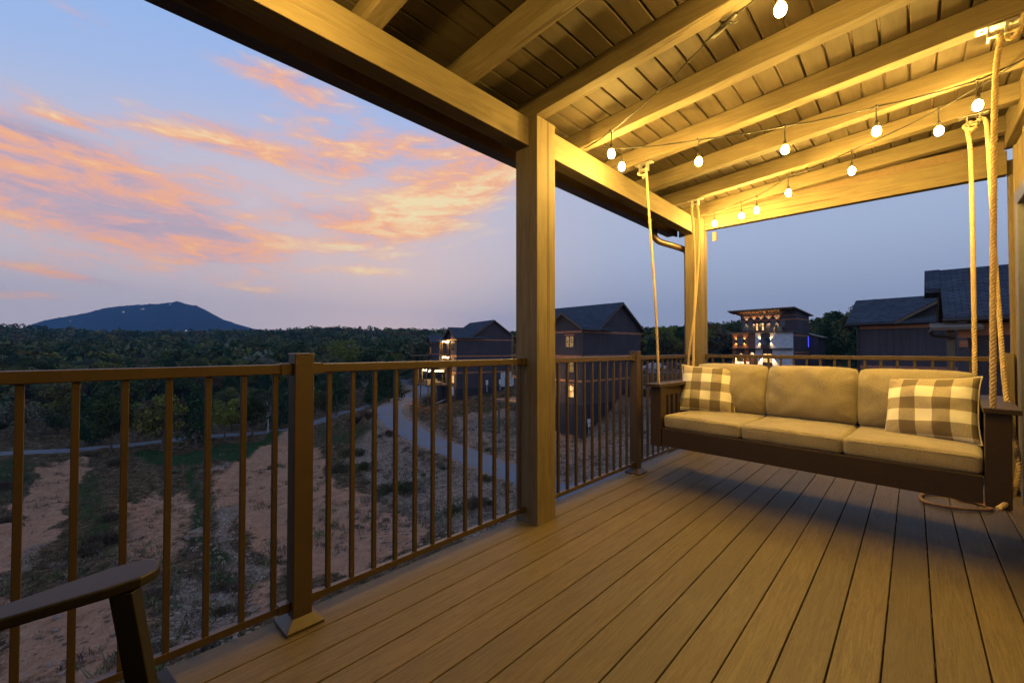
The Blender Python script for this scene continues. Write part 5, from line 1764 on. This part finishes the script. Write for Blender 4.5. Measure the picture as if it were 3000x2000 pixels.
car('pale parked car on the lot seen between the balusters left of the corner post', 1915, 84, R(120), (0.5, 0.5, 0.52))
car('dark parked car on the lot just left of the corner post', 1962, 86, R(100), (0.05, 0.05, 0.06))
a = xu(1932, 78)
z = float(height(np.array([a[0]]), np.array([a[1]]), False)[0]) + 0.24
t = thing('traffic_cone', 'small orange cone on the lot beside the pale car', 'traffic cone', (a[0], a[1], z))
M_ORG = m_plain('orange_plastic', (0.8, 0.16, 0.04), 0.5)
MB().lathe([(0.2, 0), (0.2, 0.03), (0.14, 0.035), (0.03, 0.7)], 10).build('cone', M_ORG, t)

# ================================================================== VEGETATION
def leaf_cloud(clumps, per, size, flat=0.6, seed=0):
    """clumps: (x, y, z, radius). returns verts, quads, tint per vertex"""
    g = np.random.default_rng(seed)
    V = []; T = []
    for (cx, cy, cz, cr) in clumps:
        n = max(6, int(per * (cr ** 2)))
        d_ = g.normal(size=(n, 3)); d_ /= np.linalg.norm(d_, axis=1)[:, None]
        rad_ = cr * (0.45 + 0.6 * g.random(n) ** 0.5)
        c = np.array([cx, cy, cz]) + d_ * rad_[:, None] * np.array([1, 1, flat + 0.2])
        a = g.normal(size=(n, 3)); a /= np.linalg.norm(a, axis=1)[:, None]
        b = np.cross(a, g.normal(size=(n, 3))); b /= np.linalg.norm(b, axis=1)[:, None]
        s = size * (0.6 + 0.8 * g.random(n))[:, None]
        q = np.stack([c - a * s - b * s * 0.6, c + a * s - b * s * 0.5, c + a * s * 0.8 + b * s * 0.6, c - a * s * 0.9 + b * s * 0.6], 1)
        V.append(q.reshape(-1, 3)); T.append(np.full(n * 4, g.normal() * 0.04))
    V = np.concatenate(V); T = np.concatenate(T)
    return V, np.arange(len(V)).reshape(-1, 4), T


def with_tint(me, T):
    at = me.attributes.new('tint', 'FLOAT', 'POINT')
    at.data.foreach_set('value', T.astype(np.float32))
    return me


def crown_round(H, Rc, n, seed, z0=0.25):
    g = np.random.default_rng(seed)
    out = []
    for i in range(n):
        d_ = g.normal(size=3); d_ /= np.linalg.norm(d_); r = g.random() ** 0.45
        zc = H * (z0 + (1 - z0) * 0.52)
        out.append((d_[0] * Rc * r * 0.8, d_[1] * Rc * r * 0.8, zc + d_[2] * H * (1 - z0) * 0.40 * r, Rc * (0.24 + 0.2 * g.random())))
    return out


def crown_cone(H, Rc, n, seed, z0=0.08, p=0.8):
    g = np.random.default_rng(seed)
    out = []
    for i in range(n):
        h = g.random() ** 0.8
        rr_ = Rc * (1 - h) ** p + 0.12
        a = g.random() * 6.28
        out.append((math.cos(a) * rr_ * 0.7, math.sin(a) * rr_ * 0.7, H * (z0 + (1 - z0) * h * 0.97), Rc * (0.18 + 0.26 * (1 - h))))
    return out


def trunk_mb(H, r, seed, limbs=5, lean=0.3):
    g = random.Random(seed)
    m2 = MB()
    top = (g.uniform(-lean, lean), g.uniform(-lean, lean), H * 0.72)
    P = smoothpoly([(0, 0, -0.6), (g.uniform(-.12, .12), g.uniform(-.12, .12), H * 0.3), top], 0.5)
    m2.tube([tuple(p) for p in P], r, 7, radii=list(np.linspace(r * 1.25, r * 0.3, len(P))))
    for i in range(limbs):
        z = H * g.uniform(0.28, 0.62); a = g.uniform(0, 6.28); L = H * g.uniform(0.16, 0.3)
        b = (top[0] * z / top[2], top[1] * z / top[2], z)
        e = (b[0] + math.cos(a) * L * 0.8, b[1] + math.sin(a) * L * 0.8, z + L * 0.75)
        mid = ((b[0] + e[0]) / 2 + g.uniform(-.2, .2), (b[1] + e[1]) / 2, (b[2] + e[2]) / 2 - 0.1 * L)
        Q = smoothpoly([b, mid, e], 0.4)
        m2.tube([tuple(p) for p in Q], r * 0.4, 5, radii=list(np.linspace(r * 0.42, r * 0.08, len(Q))))
    return m2


def make_tree(name, clumps, per, size, mat, bark, H, r, seed, limbs=5):
    t = bpy.data.objects.new(name, None); col.objects.link(t); t.empty_display_size = 0.5
    if clumps:
        V, F, T = leaf_cloud(clumps, per, size, seed=seed)
        me = with_tint(fastmesh('crown', V, F, mat), T)
        c = bpy.data.objects.new('crown', me); col.objects.link(c); c.parent = t
    trunk_mb(H, r, seed, limbs).build('trunk', bark, t, smooth=True)
    return t


KINDS = {}
# all prototypes are 10 m tall
for i in range(5):
    KINDS.setdefault('d', []).append(make_tree('deciduous_tree', crown_round(10, [3.6, 4.2, 3.2, 3.9, 3.4][i], 46, 30 + i), 62, 0.17, M_DECID, M_BARK, 10, 0.2, 40 + i))
for i in range(4):
    KINDS.setdefault('c', []).append(make_tree('cedar_tree', crown_cone(10, [2.6, 3.1, 2.3, 2.8][i], 60, 50 + i, 0.1, [0.8, 0.65, 0.9, 0.55][i]), 85, 0.15, M_CONIF, M_BARK, 10, 0.17, 60 + i, 3))
KINDS['y'] = [make_tree('young_tree', crown_round(10, 3.4, 34, 71, 0.3), 60, 0.15, M_YELL, M_BARK, 10, 0.16, 72)]
KINDS['p'] = [make_tree('bare_tree', crown_round(10, 2.6, 8, 73, 0.5), 20, 0.12, M_SCRUB, M_BARKP, 10, 0.2, 74, 14)]
used = set()


def put_tree(kind, x, y, h, label, group, sink=0.2, wide=1.0):
    ps = KINDS[kind]
    i = rng.integers(len(ps))
    p = ps[i]
    if (kind, i) in used: o = copy_tree(p)
    else: o = p; used.add((kind, i))
    z = float(height(np.array([x]), np.array([y]), False)[0])
    o.location = (x, y, z - sink)
    s = h / 10
    o.scale = (s * wide, s * wide, s)
    o.rotation_euler = (0, 0, rng.random() * 6.28)
    for c in o.children: pass
    tag(o, label, 'tree', group)
    return o


def inside(px_, py_, poly):
    c = False; n = len(poly); j = n - 1
    for i in range(n):
        xi, yi = poly[i]; xj, yj = poly[j]
        if ((yi > py_) != (yj > py_)) and (px_ < (xj - xi) * (py_ - yi) / (yj - yi) + xi): c = not c
        j = i
    return c


def spot(px_, py_):
    P = ground_hit(px_, py_)
    return P[0], P[1]


# trees along the valley road that can be told apart
FRONT = [('d', 60, 1290, 7.5, 'broad olive tree at the far left edge beside the valley road'), ('c', 255, 1300, 7.5, 'dark evergreen beside the valley road, behind the second baluster from the left'),
         ('d', 325, 1322, 8.0, 'dark tree on the near side of the valley road, behind the third baluster'), ('y', 385, 1300, 7.0, 'yellow-green tree beside the valley road, left of the fourth baluster'),
         ('d', 478, 1322, 9.0, 'dark tree with a pale trunk on the near side of the valley road'), ('c', 572, 1312, 10.0, 'dark cedar with a flared white trunk foot beside the green grass'),
         ('y', 660, 1300, 7.6, 'yellow-green tree just left of the near railing post'), ('d', 738, 1275, 7.5, 'dark tree standing between the yellow-green tree and the bare pale tree'),
         ('p', 784, 1272, 8.2, 'bare tree with forked white trunk beside the valley road'), ('c', 820, 1250, 8.5, 'dark evergreen just behind the near railing post'),
         ('c', 985, 1222, 11.0, 'tall dark cedar between the near rail post and the timber post'), ('c', 1140, 1178, 8.5, 'dark spruce at the bend of the grey lane'),
         ('c', 1092, 1190, 7.5, 'dark cedar left of the spruce at the lane bend'), ('y', 1010, 1120, 17.0, 'pale conical yellow-green tree rising behind the railing'),
         ('p', 1075, 1160, 8.0, 'thin bare tree in front of the far gravel road'), ('c', 940, 1195, 8.0, 'bushy cedar right behind the near railing post'),
         ('d', 160, 1270, 6.0, 'spreading grey-green tree behind the valley road near the left edge')]
front_xy = []
for (kd, px_, py_, h, lb) in FRONT:
    x, y = spot(px_, py_)
    front_xy.append((x, y))
    put_tree(kd, x, y, h, lb, 'trees along the valley road', wide=1.0)

# the wood: candidate points on a jittered grid, nearest 283 as trees, the rest as one mass
houses = [(c1, 14, 12), (c2, 14, 12), (c3, 14, 12), (c4, 13, 11), (n5, 10, 8), (bm_, 14, 16)]
cand = []
X0, Y0 = -140, -60
for gx_ in np.arange(-150, 560, 6.6):
    for gy_ in np.arange(-120, 620, 6.6):
        x = gx_ + rng.uniform(-2.6, 2.6); y = gy_ + rng.uniform(-2.6, 2.6)
        u = x * math.cos(TH) + y * math.sin(TH); r = x * math.sin(TH) - y * math.cos(TH)
        if u < 40 or u > 600: continue
        px_ = 1500 + 1243 * r / u
        if px_ < -260 or px_ > 3150: continue
        if u > 250 and rng.random() < 0.35: continue
        # the open valley floor and the development stay clear
        lim = np.interp(px_, [-260, 0, 400, 850, 930, 1100, 1180, 1240, 1300, 1640, 1700, 1850, 2150, 2400, 2440, 2560, 3150], [66, 66, 70, 80, 84, 98, 118, 124, 112, 100, 96, 112, 118, 112, 64, 60, 50])
        if u < lim: continue
        if px_ > 2560 and not (2680 < px_ < 2790): continue
        if 2480 < px_ and u > 100: continue
        cand.append((u, px_, x, y))
cand = np.array(cand)
ri = road_info(cand[:, 2], cand[:, 3])
ok = np.ones(len(cand), bool)
for (D_, Z_, hw) in ri: ok &= D_ > hw + 2.6
for (hobj, rx_, ry_) in houses:
    Mi = (Matrix.Translation(hobj.location) @ hobj.rotation_euler.to_matrix().to_4x4()).inverted()
    for i in np.where(ok)[0]:
        q = Mi @ Vector((cand[i, 2], cand[i, 3], 0))
        if -6 < q.x < rx_ + 1 and -5 < q.y < ry_: ok[i] = False
for i in np.where(ok)[0]:
    if inside(cand[i, 2], cand[i, 3], LOT): ok[i] = False
for (fx, fy) in front_xy: ok &= np.hypot(cand[:, 2] - fx, cand[:, 3] - fy) > 3.2
cand = cand[ok]
cand = cand[np.argsort(cand[:, 0])]
rank_ = {}
NIND = 300 - len(FRONT)
ORD = ['first', 'second', 'third', 'fourth', 'fifth', 'sixth', 'seventh', 'eighth', 'ninth', 'tenth', 'eleventh', 'twelfth', 'thirteenth', 'fourteenth', 'fifteenth', 'sixteenth', 'seventeenth', 'eighteenth', 'nineteenth', 'twentieth', 'farthest but one', 'farthest']
BL_ = [58, 223, 366, 495, 610, 713, 806]
BM_ = [965, 1033, 1097, 1160, 1217, 1269, 1318, 1364, 1408, 1449, 1487]


def cell(p):
    if p < 58: return 'left of the first baluster'
    if p < 806:
        i = sum(p > b for b in BL_)
        return 'between the ' + ORD[i - 1] + ' and ' + ORD[i] + ' balusters from the left'
    if p < 935: return 'behind the near railing post'
    if p < 1523:
        i = sum(p > b for b in BM_)
        return 'behind baluster gap ' + ['one', 'two', 'three', 'four', 'five', 'six', 'seven', 'eight', 'nine', 'ten', 'eleven', 'twelve'][i] + ' right of the near railing post'
    if p < 1870: return 'rising behind the cabin right of the timber post'
    if p < 2010: return 'between the near cabin and the corner post'
    if p < 2076: return 'right behind the corner post'
    if p < 2146: return 'between the corner post and the lit modern house'
    if p < 2380: return 'behind the lit modern house'
    if p < 2480: return 'right of the lit modern house'
    return 'above the roof of the cabin at the right'


def zone(px_, u):
    if px_ < 850: return 'in the wood behind the valley road, left part of the view'
    if px_ < 1250: return 'in the wood beyond the far gravel road, left of the cabins'
    if px_ < 1700: return 'in the wood behind the dark cabins'
    if px_ < 2440: return 'on the wooded rise around the lit modern house'
    return 'behind the cabins at the right'
inv = (cand[:, 1] > -30) & (cand[:, 1] < 3020) & ~((cand[:, 1] > 1645) & (cand[:, 1] < 1855))
idx_ = np.where(inv)[0][:NIND]
ind_, rest_ = cand[idx_], np.delete(cand, idx_, 0)
for c in ind_:
    u, px_, x, y = c
    v = rng.random()
    kd = 'c' if v < (0.42 if px_ > 420 else 0.25) else ('y' if v > 0.965 else 'd')
    hh = rng.uniform(7.0, 11.5) if px_ < 1700 else rng.uniform(8.5, 13)
    if px_ > 2440: hh = rng.uniform(10, 14)
    if 420 < px_ < 1080 and u < np.interp(px_, [420, 700, 850, 1050], [84, 112, 120, 140]): hh *= 0.55
    if -50 < px_ < 420 and u < 84: hh *= 0.5
    nm = {'c': 'dark evergreen', 'y': 'yellow-green tree', 'd': 'muted deciduous tree'}[kd]
    ce = cell(px_)
    rk_ = rank_.get((kd, ce), 0); rank_[(kd, ce)] = rk_ + 1
    nth = ORD[min(rk_, len(ORD) - 1)]
    put_tree(kd, x, y, hh, (nth + ' nearest ' if rk_ else 'nearest ') + nm + ' ' + ce, 'trees ' + zone(px_, u), wide=rng.uniform(0.95, 1.25))
for kd, ps in KINDS.items():
    for i, p in enumerate(ps):
        if (kd, i) not in used:
            for c in list(p.children): bpy.data.objects.remove(c)
            bpy.data.objects.remove(p)
# far wood: one mass
tpl = []
for i in range(4):
    V, F, T = leaf_cloud(crown_round(10, [4.6, 5.6, 3.9, 5.0][i], 18, 200 + i, 0.12), 4.2, 0.55, seed=210 + i)
    tpl.append((V, T, 'd'))
for i in range(3):
    V, F, T = leaf_cloud(crown_cone(10, 3.1, 18, 220 + i, 0.05, 0.7), 6.5, 0.46, seed=230 + i)
    tpl.append((V, T, 'c'))
far = rest_
zf = height(far[:, 2], far[:, 3], False)
buf = {'d': ([], []), 'c': ([], [])}
for c, z in zip(far, zf):
    i = int(rng.integers(4)) if rng.random() < 0.66 else 4 + int(rng.integers(3))
    V, T, kd = tpl[i]
    s = rng.uniform(0.62, 1.5); wd = s * rng.uniform(0.75, 1.4)
    a = rng.random() * 6.28; ca_, sa_ = math.cos(a), math.sin(a)
    Q = np.stack([(V[:, 0] * ca_ - V[:, 1] * sa_) * wd + c[2], (V[:, 0] * sa_ + V[:, 1] * ca_) * wd + c[3], V[:, 2] * s + z - 0.4], 1)
    buf[kd][0].append(Q); buf[kd][1].append(T + rng.random())
for kd, nm, mt, lb in (('d', 'far_wood', M_DECID, 'deciduous wood covering the far hillsides'), ('c', 'far_evergreens', M_CONIF, 'dark evergreens mixed through the far hillside wood')):
    V = np.concatenate(buf[kd][0]); T = np.concatenate(buf[kd][1])
    me = with_tint(fastmesh(nm, V, np.arange(len(V)).reshape(-1, 4), mt), T)
    o = bpy.data.objects.new(nm, me); col.objects.link(o)
    tag(o, lb, 'woodland', kind='stuff')
# undergrowth along the wood's edge
# ------------------------------------------------------------------ shrubs on the banks
M_BRUSH = m_leaf('dark_brush', [(0.0, (0.055, 0.034, 0.026)), (0.5, (0.08, 0.055, 0.036)), (0.75, (0.05, 0.06, 0.025)), (1.0, (0.08, 0.045, 0.035))])


def make_bush(seed, R_, Hh, mat, n=18, per=850, size=0.042):
    g = np.random.default_rng(seed)
    cl = [(g.normal() * R_ * 0.4, g.normal() * R_ * 0.4, Hh * (0.25 + 0.5 * g.random()), R_ * (0.3 + 0.2 * g.random())) for _ in range(n)]
    V, F, T = leaf_cloud(cl, per, size, 0.7, seed)
    t = bpy.data.objects.new('shrub', None); col.objects.link(t)
    c = bpy.data.objects.new('foliage', with_tint(fastmesh('foliage', V, F, mat), T)); col.objects.link(c); c.parent = t
    m2 = MB(); gg = random.Random(seed)
    for i in range(9):
        a = gg.uniform(0, 6.28); L = gg.uniform(0.3, 0.9) * R_
        m2.tube([(0, 0, -0.1), (math.cos(a) * L * 0.5, math.sin(a) * L * 0.5, Hh * 0.45), (math.cos(a) * L, math.sin(a) * L, Hh * gg.uniform(0.7, 1.0))], 0.015, 5, radii=[0.022, 0.014, 0.005])
    m2.build('stems', M_BARK, t)
    return t


BU = [make_bush(301, 1.0, 0.9, M_BRUSH), make_bush(302, 1.1, 0.8, M_BRUSH), make_bush(303, 0.9, 1.0, M_BRUSH), make_bush(304, 0.7, 0.5, M_DECID, 10)]
bused = set()
SH = [(300, 1590, 1.5, 0, 'large reddish-brown dry shrub beside the left dirt track'), (250, 1625, 1.3, 1, 'brown dry shrub at the lower end of the left dirt track'), (330, 1545, 1.1, 2, 'brown shrub halfway along the left dirt track'),
      (480, 1750, 0.7, 2, 'dry shrub among the pale stones above the chair arm tip'), (650, 1790, 0.6, 1, 'small dry shrub near the foot of the near railing post'), (640, 1730, 0.6, 0, 'dark dry shrub beside the pale rubble right of the chair'),
      (1130, 1445, 1.5, 0, 'dark shrub on the red bank below the lane, left one of a pair'), (1190, 1440, 1.4, 1, 'dark shrub on the red bank below the lane, right one of a pair'), (1030, 1340, 2.0, 0, 'wide dry shrub on the upper bank just right of the near rail post'),
      (1000, 1380, 1.6, 2, 'reddish shrub at the edge of the red dirt right of the near rail post'), (1060, 1385, 1.3, 1, 'brown shrub on the bank between the first two balusters right of the near rail post'), (1320, 1510, 1.1, 1, 'dark shrub on the stony bank, lowest left of the timber post'),
      (1390, 1500, 1.2, 0, 'dark shrub low on the stony bank close to the timber post'), (1440, 1480, 0.9, 3, 'green-brown shrub on the stony bank beside the timber post'), (1300, 1385, 0.9, 3, 'small green shrub in the middle of the stony bank'),
      (1190, 1315, 0.9, 3, 'pale grey-green shrub just below the lane bend'), (1115, 1285, 1.1, 3, 'green shrub on the bank edge left of the lane'), (1140, 1275, 1.1, 2, 'tall dry shrub on the bank edge left of the lane'),
      (1305, 1350, 0.8, 3, 'green tuft at the lower edge of the lane'), (1240, 1400, 0.7, 3, 'small dark tuft halfway down the stony bank'), (1425, 1405, 0.9, 2, 'shrub at the lane edge just left of the timber post'),
      (1430, 1322, 1.2, 3, 'dark shrub on the upper side of the lane near the timber post'), (1220, 1130, 2.2, 0, 'brown brush inside the lane bend'), (1195, 1150, 2.0, 3, 'low green brush inside the lane bend'),
      (1080, 1225, 1.8, 2, 'dry brush above the bank under the dark cedar'), (1040, 1250, 1.8, 0, 'brown brush on the bank behind the baluster right of the near rail post'), (1105, 1160, 2.0, 1, 'brush at the foot of the spruce by the lane'),
      (340, 1365, 1.4, 0, 'dark brush between the valley road and the left dirt track'), (250, 1345, 1.3, 2, 'brush at the roadside behind the second baluster'), (510, 1400, 1.2, 3, 'green scrub in the middle of the valley floor'),
      (400, 1465, 0.9, 3, 'low green scrub on the valley floor left of the fourth baluster'), (570, 1580, 0.8, 3, 'green clump on the valley floor under the fifth baluster'), (640, 1645, 0.7, 3, 'bright green clump on the near valley floor'),
      (60, 1400, 1.4, 3, 'green scrub left of the left dirt track'), (30, 1530, 1.0, 0, 'dry scrub at the far left edge below the dirt track bend'), (20, 1440, 1.4, 2, 'scrub at the far left edge above the dirt track bend'),
      (870, 1420, 0.9, 1, 'dark scrub on the red bank behind the near railing post'), (800, 1380, 0.9, 0, 'dry scrub on the crest of the red dirt slope'), (1890, 1170, 1.5, 1, 'scrub on the slope beyond the left swing arm')]
for (px_, py_, s, kd, lb) in SH:
    P = ground_hit(px_, py_)
    if kd in bused: o = copy_tree(BU[kd])
    else: o = BU[kd]; bused.add(kd)
    z = float(height(np.array([P[0]]), np.array([P[1]]))[0])
    o.location = (P[0], P[1], z - 0.05); s *= 0.72; o.scale = (s, s, s * 0.85); o.rotation_euler = (0, 0, rng.random() * 6.28)
    tag(o, lb, 'shrub', 'shrubs on the banks')

# loose cover: twigs and dry grass (uncountable), rubble
def scatter(n, regions, seed):
    g = np.random.default_rng(seed); out = []
    while len(out) < n:
        (x0, x1, y0, y1, wgt) = regions[g.choice(len(regions), p=np.array([r_[4] for r_ in regions]) / sum(r_[4] for r_ in regions))]
        out.append((g.uniform(x0, x1), g.uniform(y0, y1)))
    return out


def hits(pts):
    d_ = np.array([ray(*p) for p in pts]); t_ = np.geomspace(13, 130, 120)
    res = np.full((len(pts), 2), np.nan)
    for s in range(0, len(pts), 400):
        dd_ = d_[s:s + 400]
        P = C0[None, None] + dd_[:, None] * t_[None, :, None]
        h = base_h(P[..., 0].ravel(), P[..., 1].ravel()).reshape(P.shape[:2])
        b = P[..., 2] < h
        i = b.argmax(1)
        k_ = b.any(1)
        q = P[np.arange(len(i)), i]
        res[s:s + 400][k_] = q[k_, :2]
    return res[~np.isnan(res[:, 0])]


H_ = hits(scatter(2600, [(0, 900, 1340, 1990, 5), (900, 1520, 1230, 1620, 4), (1630, 1900, 1180, 1480, 2), (1230, 1520, 1180, 1420, 1.5), (0, 1250, 1280, 1400, 2)], 5))
ri = road_info(H_[:, 0], H_[:, 1])
k_ = np.ones(len(H_), bool)
for (D_, Z_, hw) in ri: k_ &= D_ > hw + 0.3
H_ = H_[k_]
hz = height(H_[:, 0], H_[:, 1])
g = np.random.default_rng(8)
VB = []; TB = []
cl = fbm(H_[:, 0], H_[:, 1], 0.12, 3, 22.0)
for (x, y), z, c in zip(H_, hz, cl):
    if c < -0.15 or g.random() < 0.2: continue
    n = int(g.integers(10, 26)); s = g.uniform(0.10, 0.32)
    base_ = np.stack([x + g.normal(size=n) * s * 0.9, y + g.normal(size=n) * s * 0.9, np.full(n, z - 0.02)], 1)
    tip = base_ + np.stack([g.normal(size=n) * s * 0.5, g.normal(size=n) * s * 0.5, s * (0.5 + g.random(n))], 1)
    wv_ = np.stack([g.normal(size=n), g.normal(size=n), np.zeros(n)], 1); wv_ /= np.linalg.norm(wv_, axis=1)[:, None]; wv_ *= 0.02 + 0.03 * s
    q = np.stack([base_ - wv_, base_ + wv_, tip + wv_ * 0.5, tip - wv_ * 0.5], 1)
    VB.append(q.reshape(-1, 3)); TB.append(np.full(n * 4, g.random()))
V = np.concatenate(VB); T = np.concatenate(TB)
o = bpy.data.objects.new('dry_grass', with_tint(fastmesh('dry_grass', V, np.arange(len(V)).reshape(-1, 4), M_SCRUB), T)); col.objects.link(o)
tag(o, 'tufts of dry grass and weeds over the valley floor and banks', 'dry grass', kind='stuff')
# rubble
cube = np.array([(x, y, z) for x in (-1, 1) for y in (-1, 1) for z in (-1, 1)], float)
CF = np.array([(0, 1, 3, 2), (4, 6, 7, 5), (0, 4, 5, 1), (2, 3, 7, 6), (0, 2, 6, 4), (1, 5, 7, 3)])


def rubble(name, regions, n, smin, smax, mat, seed, label):
    H_ = hits(scatter(n, regions, seed))
    ri = road_info(H_[:, 0], H_[:, 1])
    k_ = np.ones(len(H_), bool)
    for (D_, Z_, hw) in ri: k_ &= D_ > hw + 0.1
    H_ = H_[k_]; hz = height(H_[:, 0], H_[:, 1])
    g = np.random.default_rng(seed)
    VV = []; FF = []
    for i, ((x, y), z) in enumerate(zip(H_, hz)):
        s = smin + (smax - smin) * g.random() ** 3
        q = cube * (0.7 + 0.5 * g.random((8, 3))) * np.array([1, g.uniform(0.6, 1), g.uniform(0.35, 0.8)]) * s
        a = g.random() * 6.28; c_, s_ = math.cos(a), math.sin(a)
        b_ = g.uniform(-0.5, 0.5)
        q = np.stack([q[:, 0] * c_ - q[:, 1] * s_, q[:, 0] * s_ + q[:, 1] * c_, q[:, 2] + q[:, 0] * b_], 1) + np.array([x, y, z + s * 0.15])
        VV.append(q); FF.append(CF + i * 8)
    o = bpy.data.objects.new(name, fastmesh(name, np.concatenate(VV), np.concatenate(FF), mat)); col.objects.link(o)
    return tag(o, label, 'stones', kind='stuff')


rubble('pale_rubble', [(1080, 1520, 1300, 1600, 4), (1630, 1900, 1180, 1440, 3), (450, 760, 1680, 1900, 1.4), (560, 740, 1500, 1700, 0.7), (1250, 1520, 1180, 1330, 1), (0, 500, 1850, 1995, 0.15)], 4200, 0.02, 0.12, M_ROCK, 15, 'pale loose stones strewn over the banks')
rubble('brown_rubble', [(1000, 1520, 1300, 1620, 3), (1630, 1900, 1180, 1440, 3), (0, 900, 1400, 1990, 2)], 3200, 0.015, 0.10, M_ROCK2, 16, 'brown stones and clods strewn over the ground')
RK = [(640, 1385, 0.55, 'large pale boulder at the edge of the red dirt, left of the near rail post'), (555, 1765, 0.16, 'round brown boulder above the rubble right of the chair arm'), (575, 1570, 0.5, 'low tan boulder pile on the valley floor'),
      (665, 1605, 0.3, 'white rock on the near valley floor left of the near rail post'), (170, 1825, 0.17, 'single white stone low at the left above the chair arm'), (590, 1862, 0.16, 'pale rock near the bottom rail left of the near rail post'),
      (1450, 1380, 0.3, 'pale block of stone on the lane bank beside the timber post'), (1330, 1500, 0.3, 'tan stone low on the bank left of the timber post')]
for (px_, py_, s, lb) in RK:
    P = ground_hit(px_, py_)
    z = float(height(np.array([P[0]]), np.array([P[1]]))[0])
    bm = bmesh.new(); bmesh.ops.create_icosphere(bm, subdivisions=3, radius=1)
    sd_ = px_ * 0.1
    for v in bm.verts:
        q = v.co
        f = 1 + mnoise.noise((q.x * 1.2 + sd_, q.y * 1.2, q.z * 1.2)) * 0.6 + mnoise.noise((q.x * 4 + sd_, q.y * 4, q.z * 4)) * 0.12
        v.co = Vector((q.x * f * s * 1.2, q.y * f * s, q.z * f * s * 0.7))
    me = bpy.data.meshes.new('boulder'); bm.to_mesh(me); bm.free(); me.materials.append(M_ROCK)
    o = bpy.data.objects.new('boulder', me); col.objects.link(o); o.location = (P[0], P[1], z + s * 0.2)
    tag(o, lb, 'rock', 'boulders on the valley floor')

# small lit buildings in the far wood
for (px_, u, z, lb) in [(675, 420, 12.5, 'small lit building among the far treetops right of the mountain'), (712, 425, 14.5, 'bright lamp-lit building among the far treetops right of the mountain')]:
    a = xu(px_, u)
    t = thing('distant_house', lb, 'house', (a[0], a[1], z), R(30), 'lit buildings in the far wood')
    MB().box(-4, 4, -2, 2, -8, 1.2).build('wall', M_STONE, t)
    MB().prism([(-2.4, 1.21), (2.4, 1.21), (0, 2.4)], 'x', -4.3, 4.3).build('roof', M_SHX, t)
    MB().box(-2.6, -1.9, -2.2, -2.01, 0.1, 0.7).build('lamp', M_FARLIT, t)

# ------------------------------------------------------------------ haze
hm, k = newmat('thin_evening_haze')
pv = k.n('ShaderNodeVolumePrincipled')
pv.inputs['Color'].default_value = (0.32, 0.60, 1.0, 1)
pv.inputs['Density'].default_value = 0.00014
ho = k.n('ShaderNodeOutputMaterial'); k.t.links.new(pv.outputs[0], ho.inputs['Volume'])

hz_ = MB().box(-3500, 3500, -3500, 3500, -60, 350).build('haze', hm)
tag(hz_, 'thin blue evening haze over the valley', 'haze', kind='stuff')
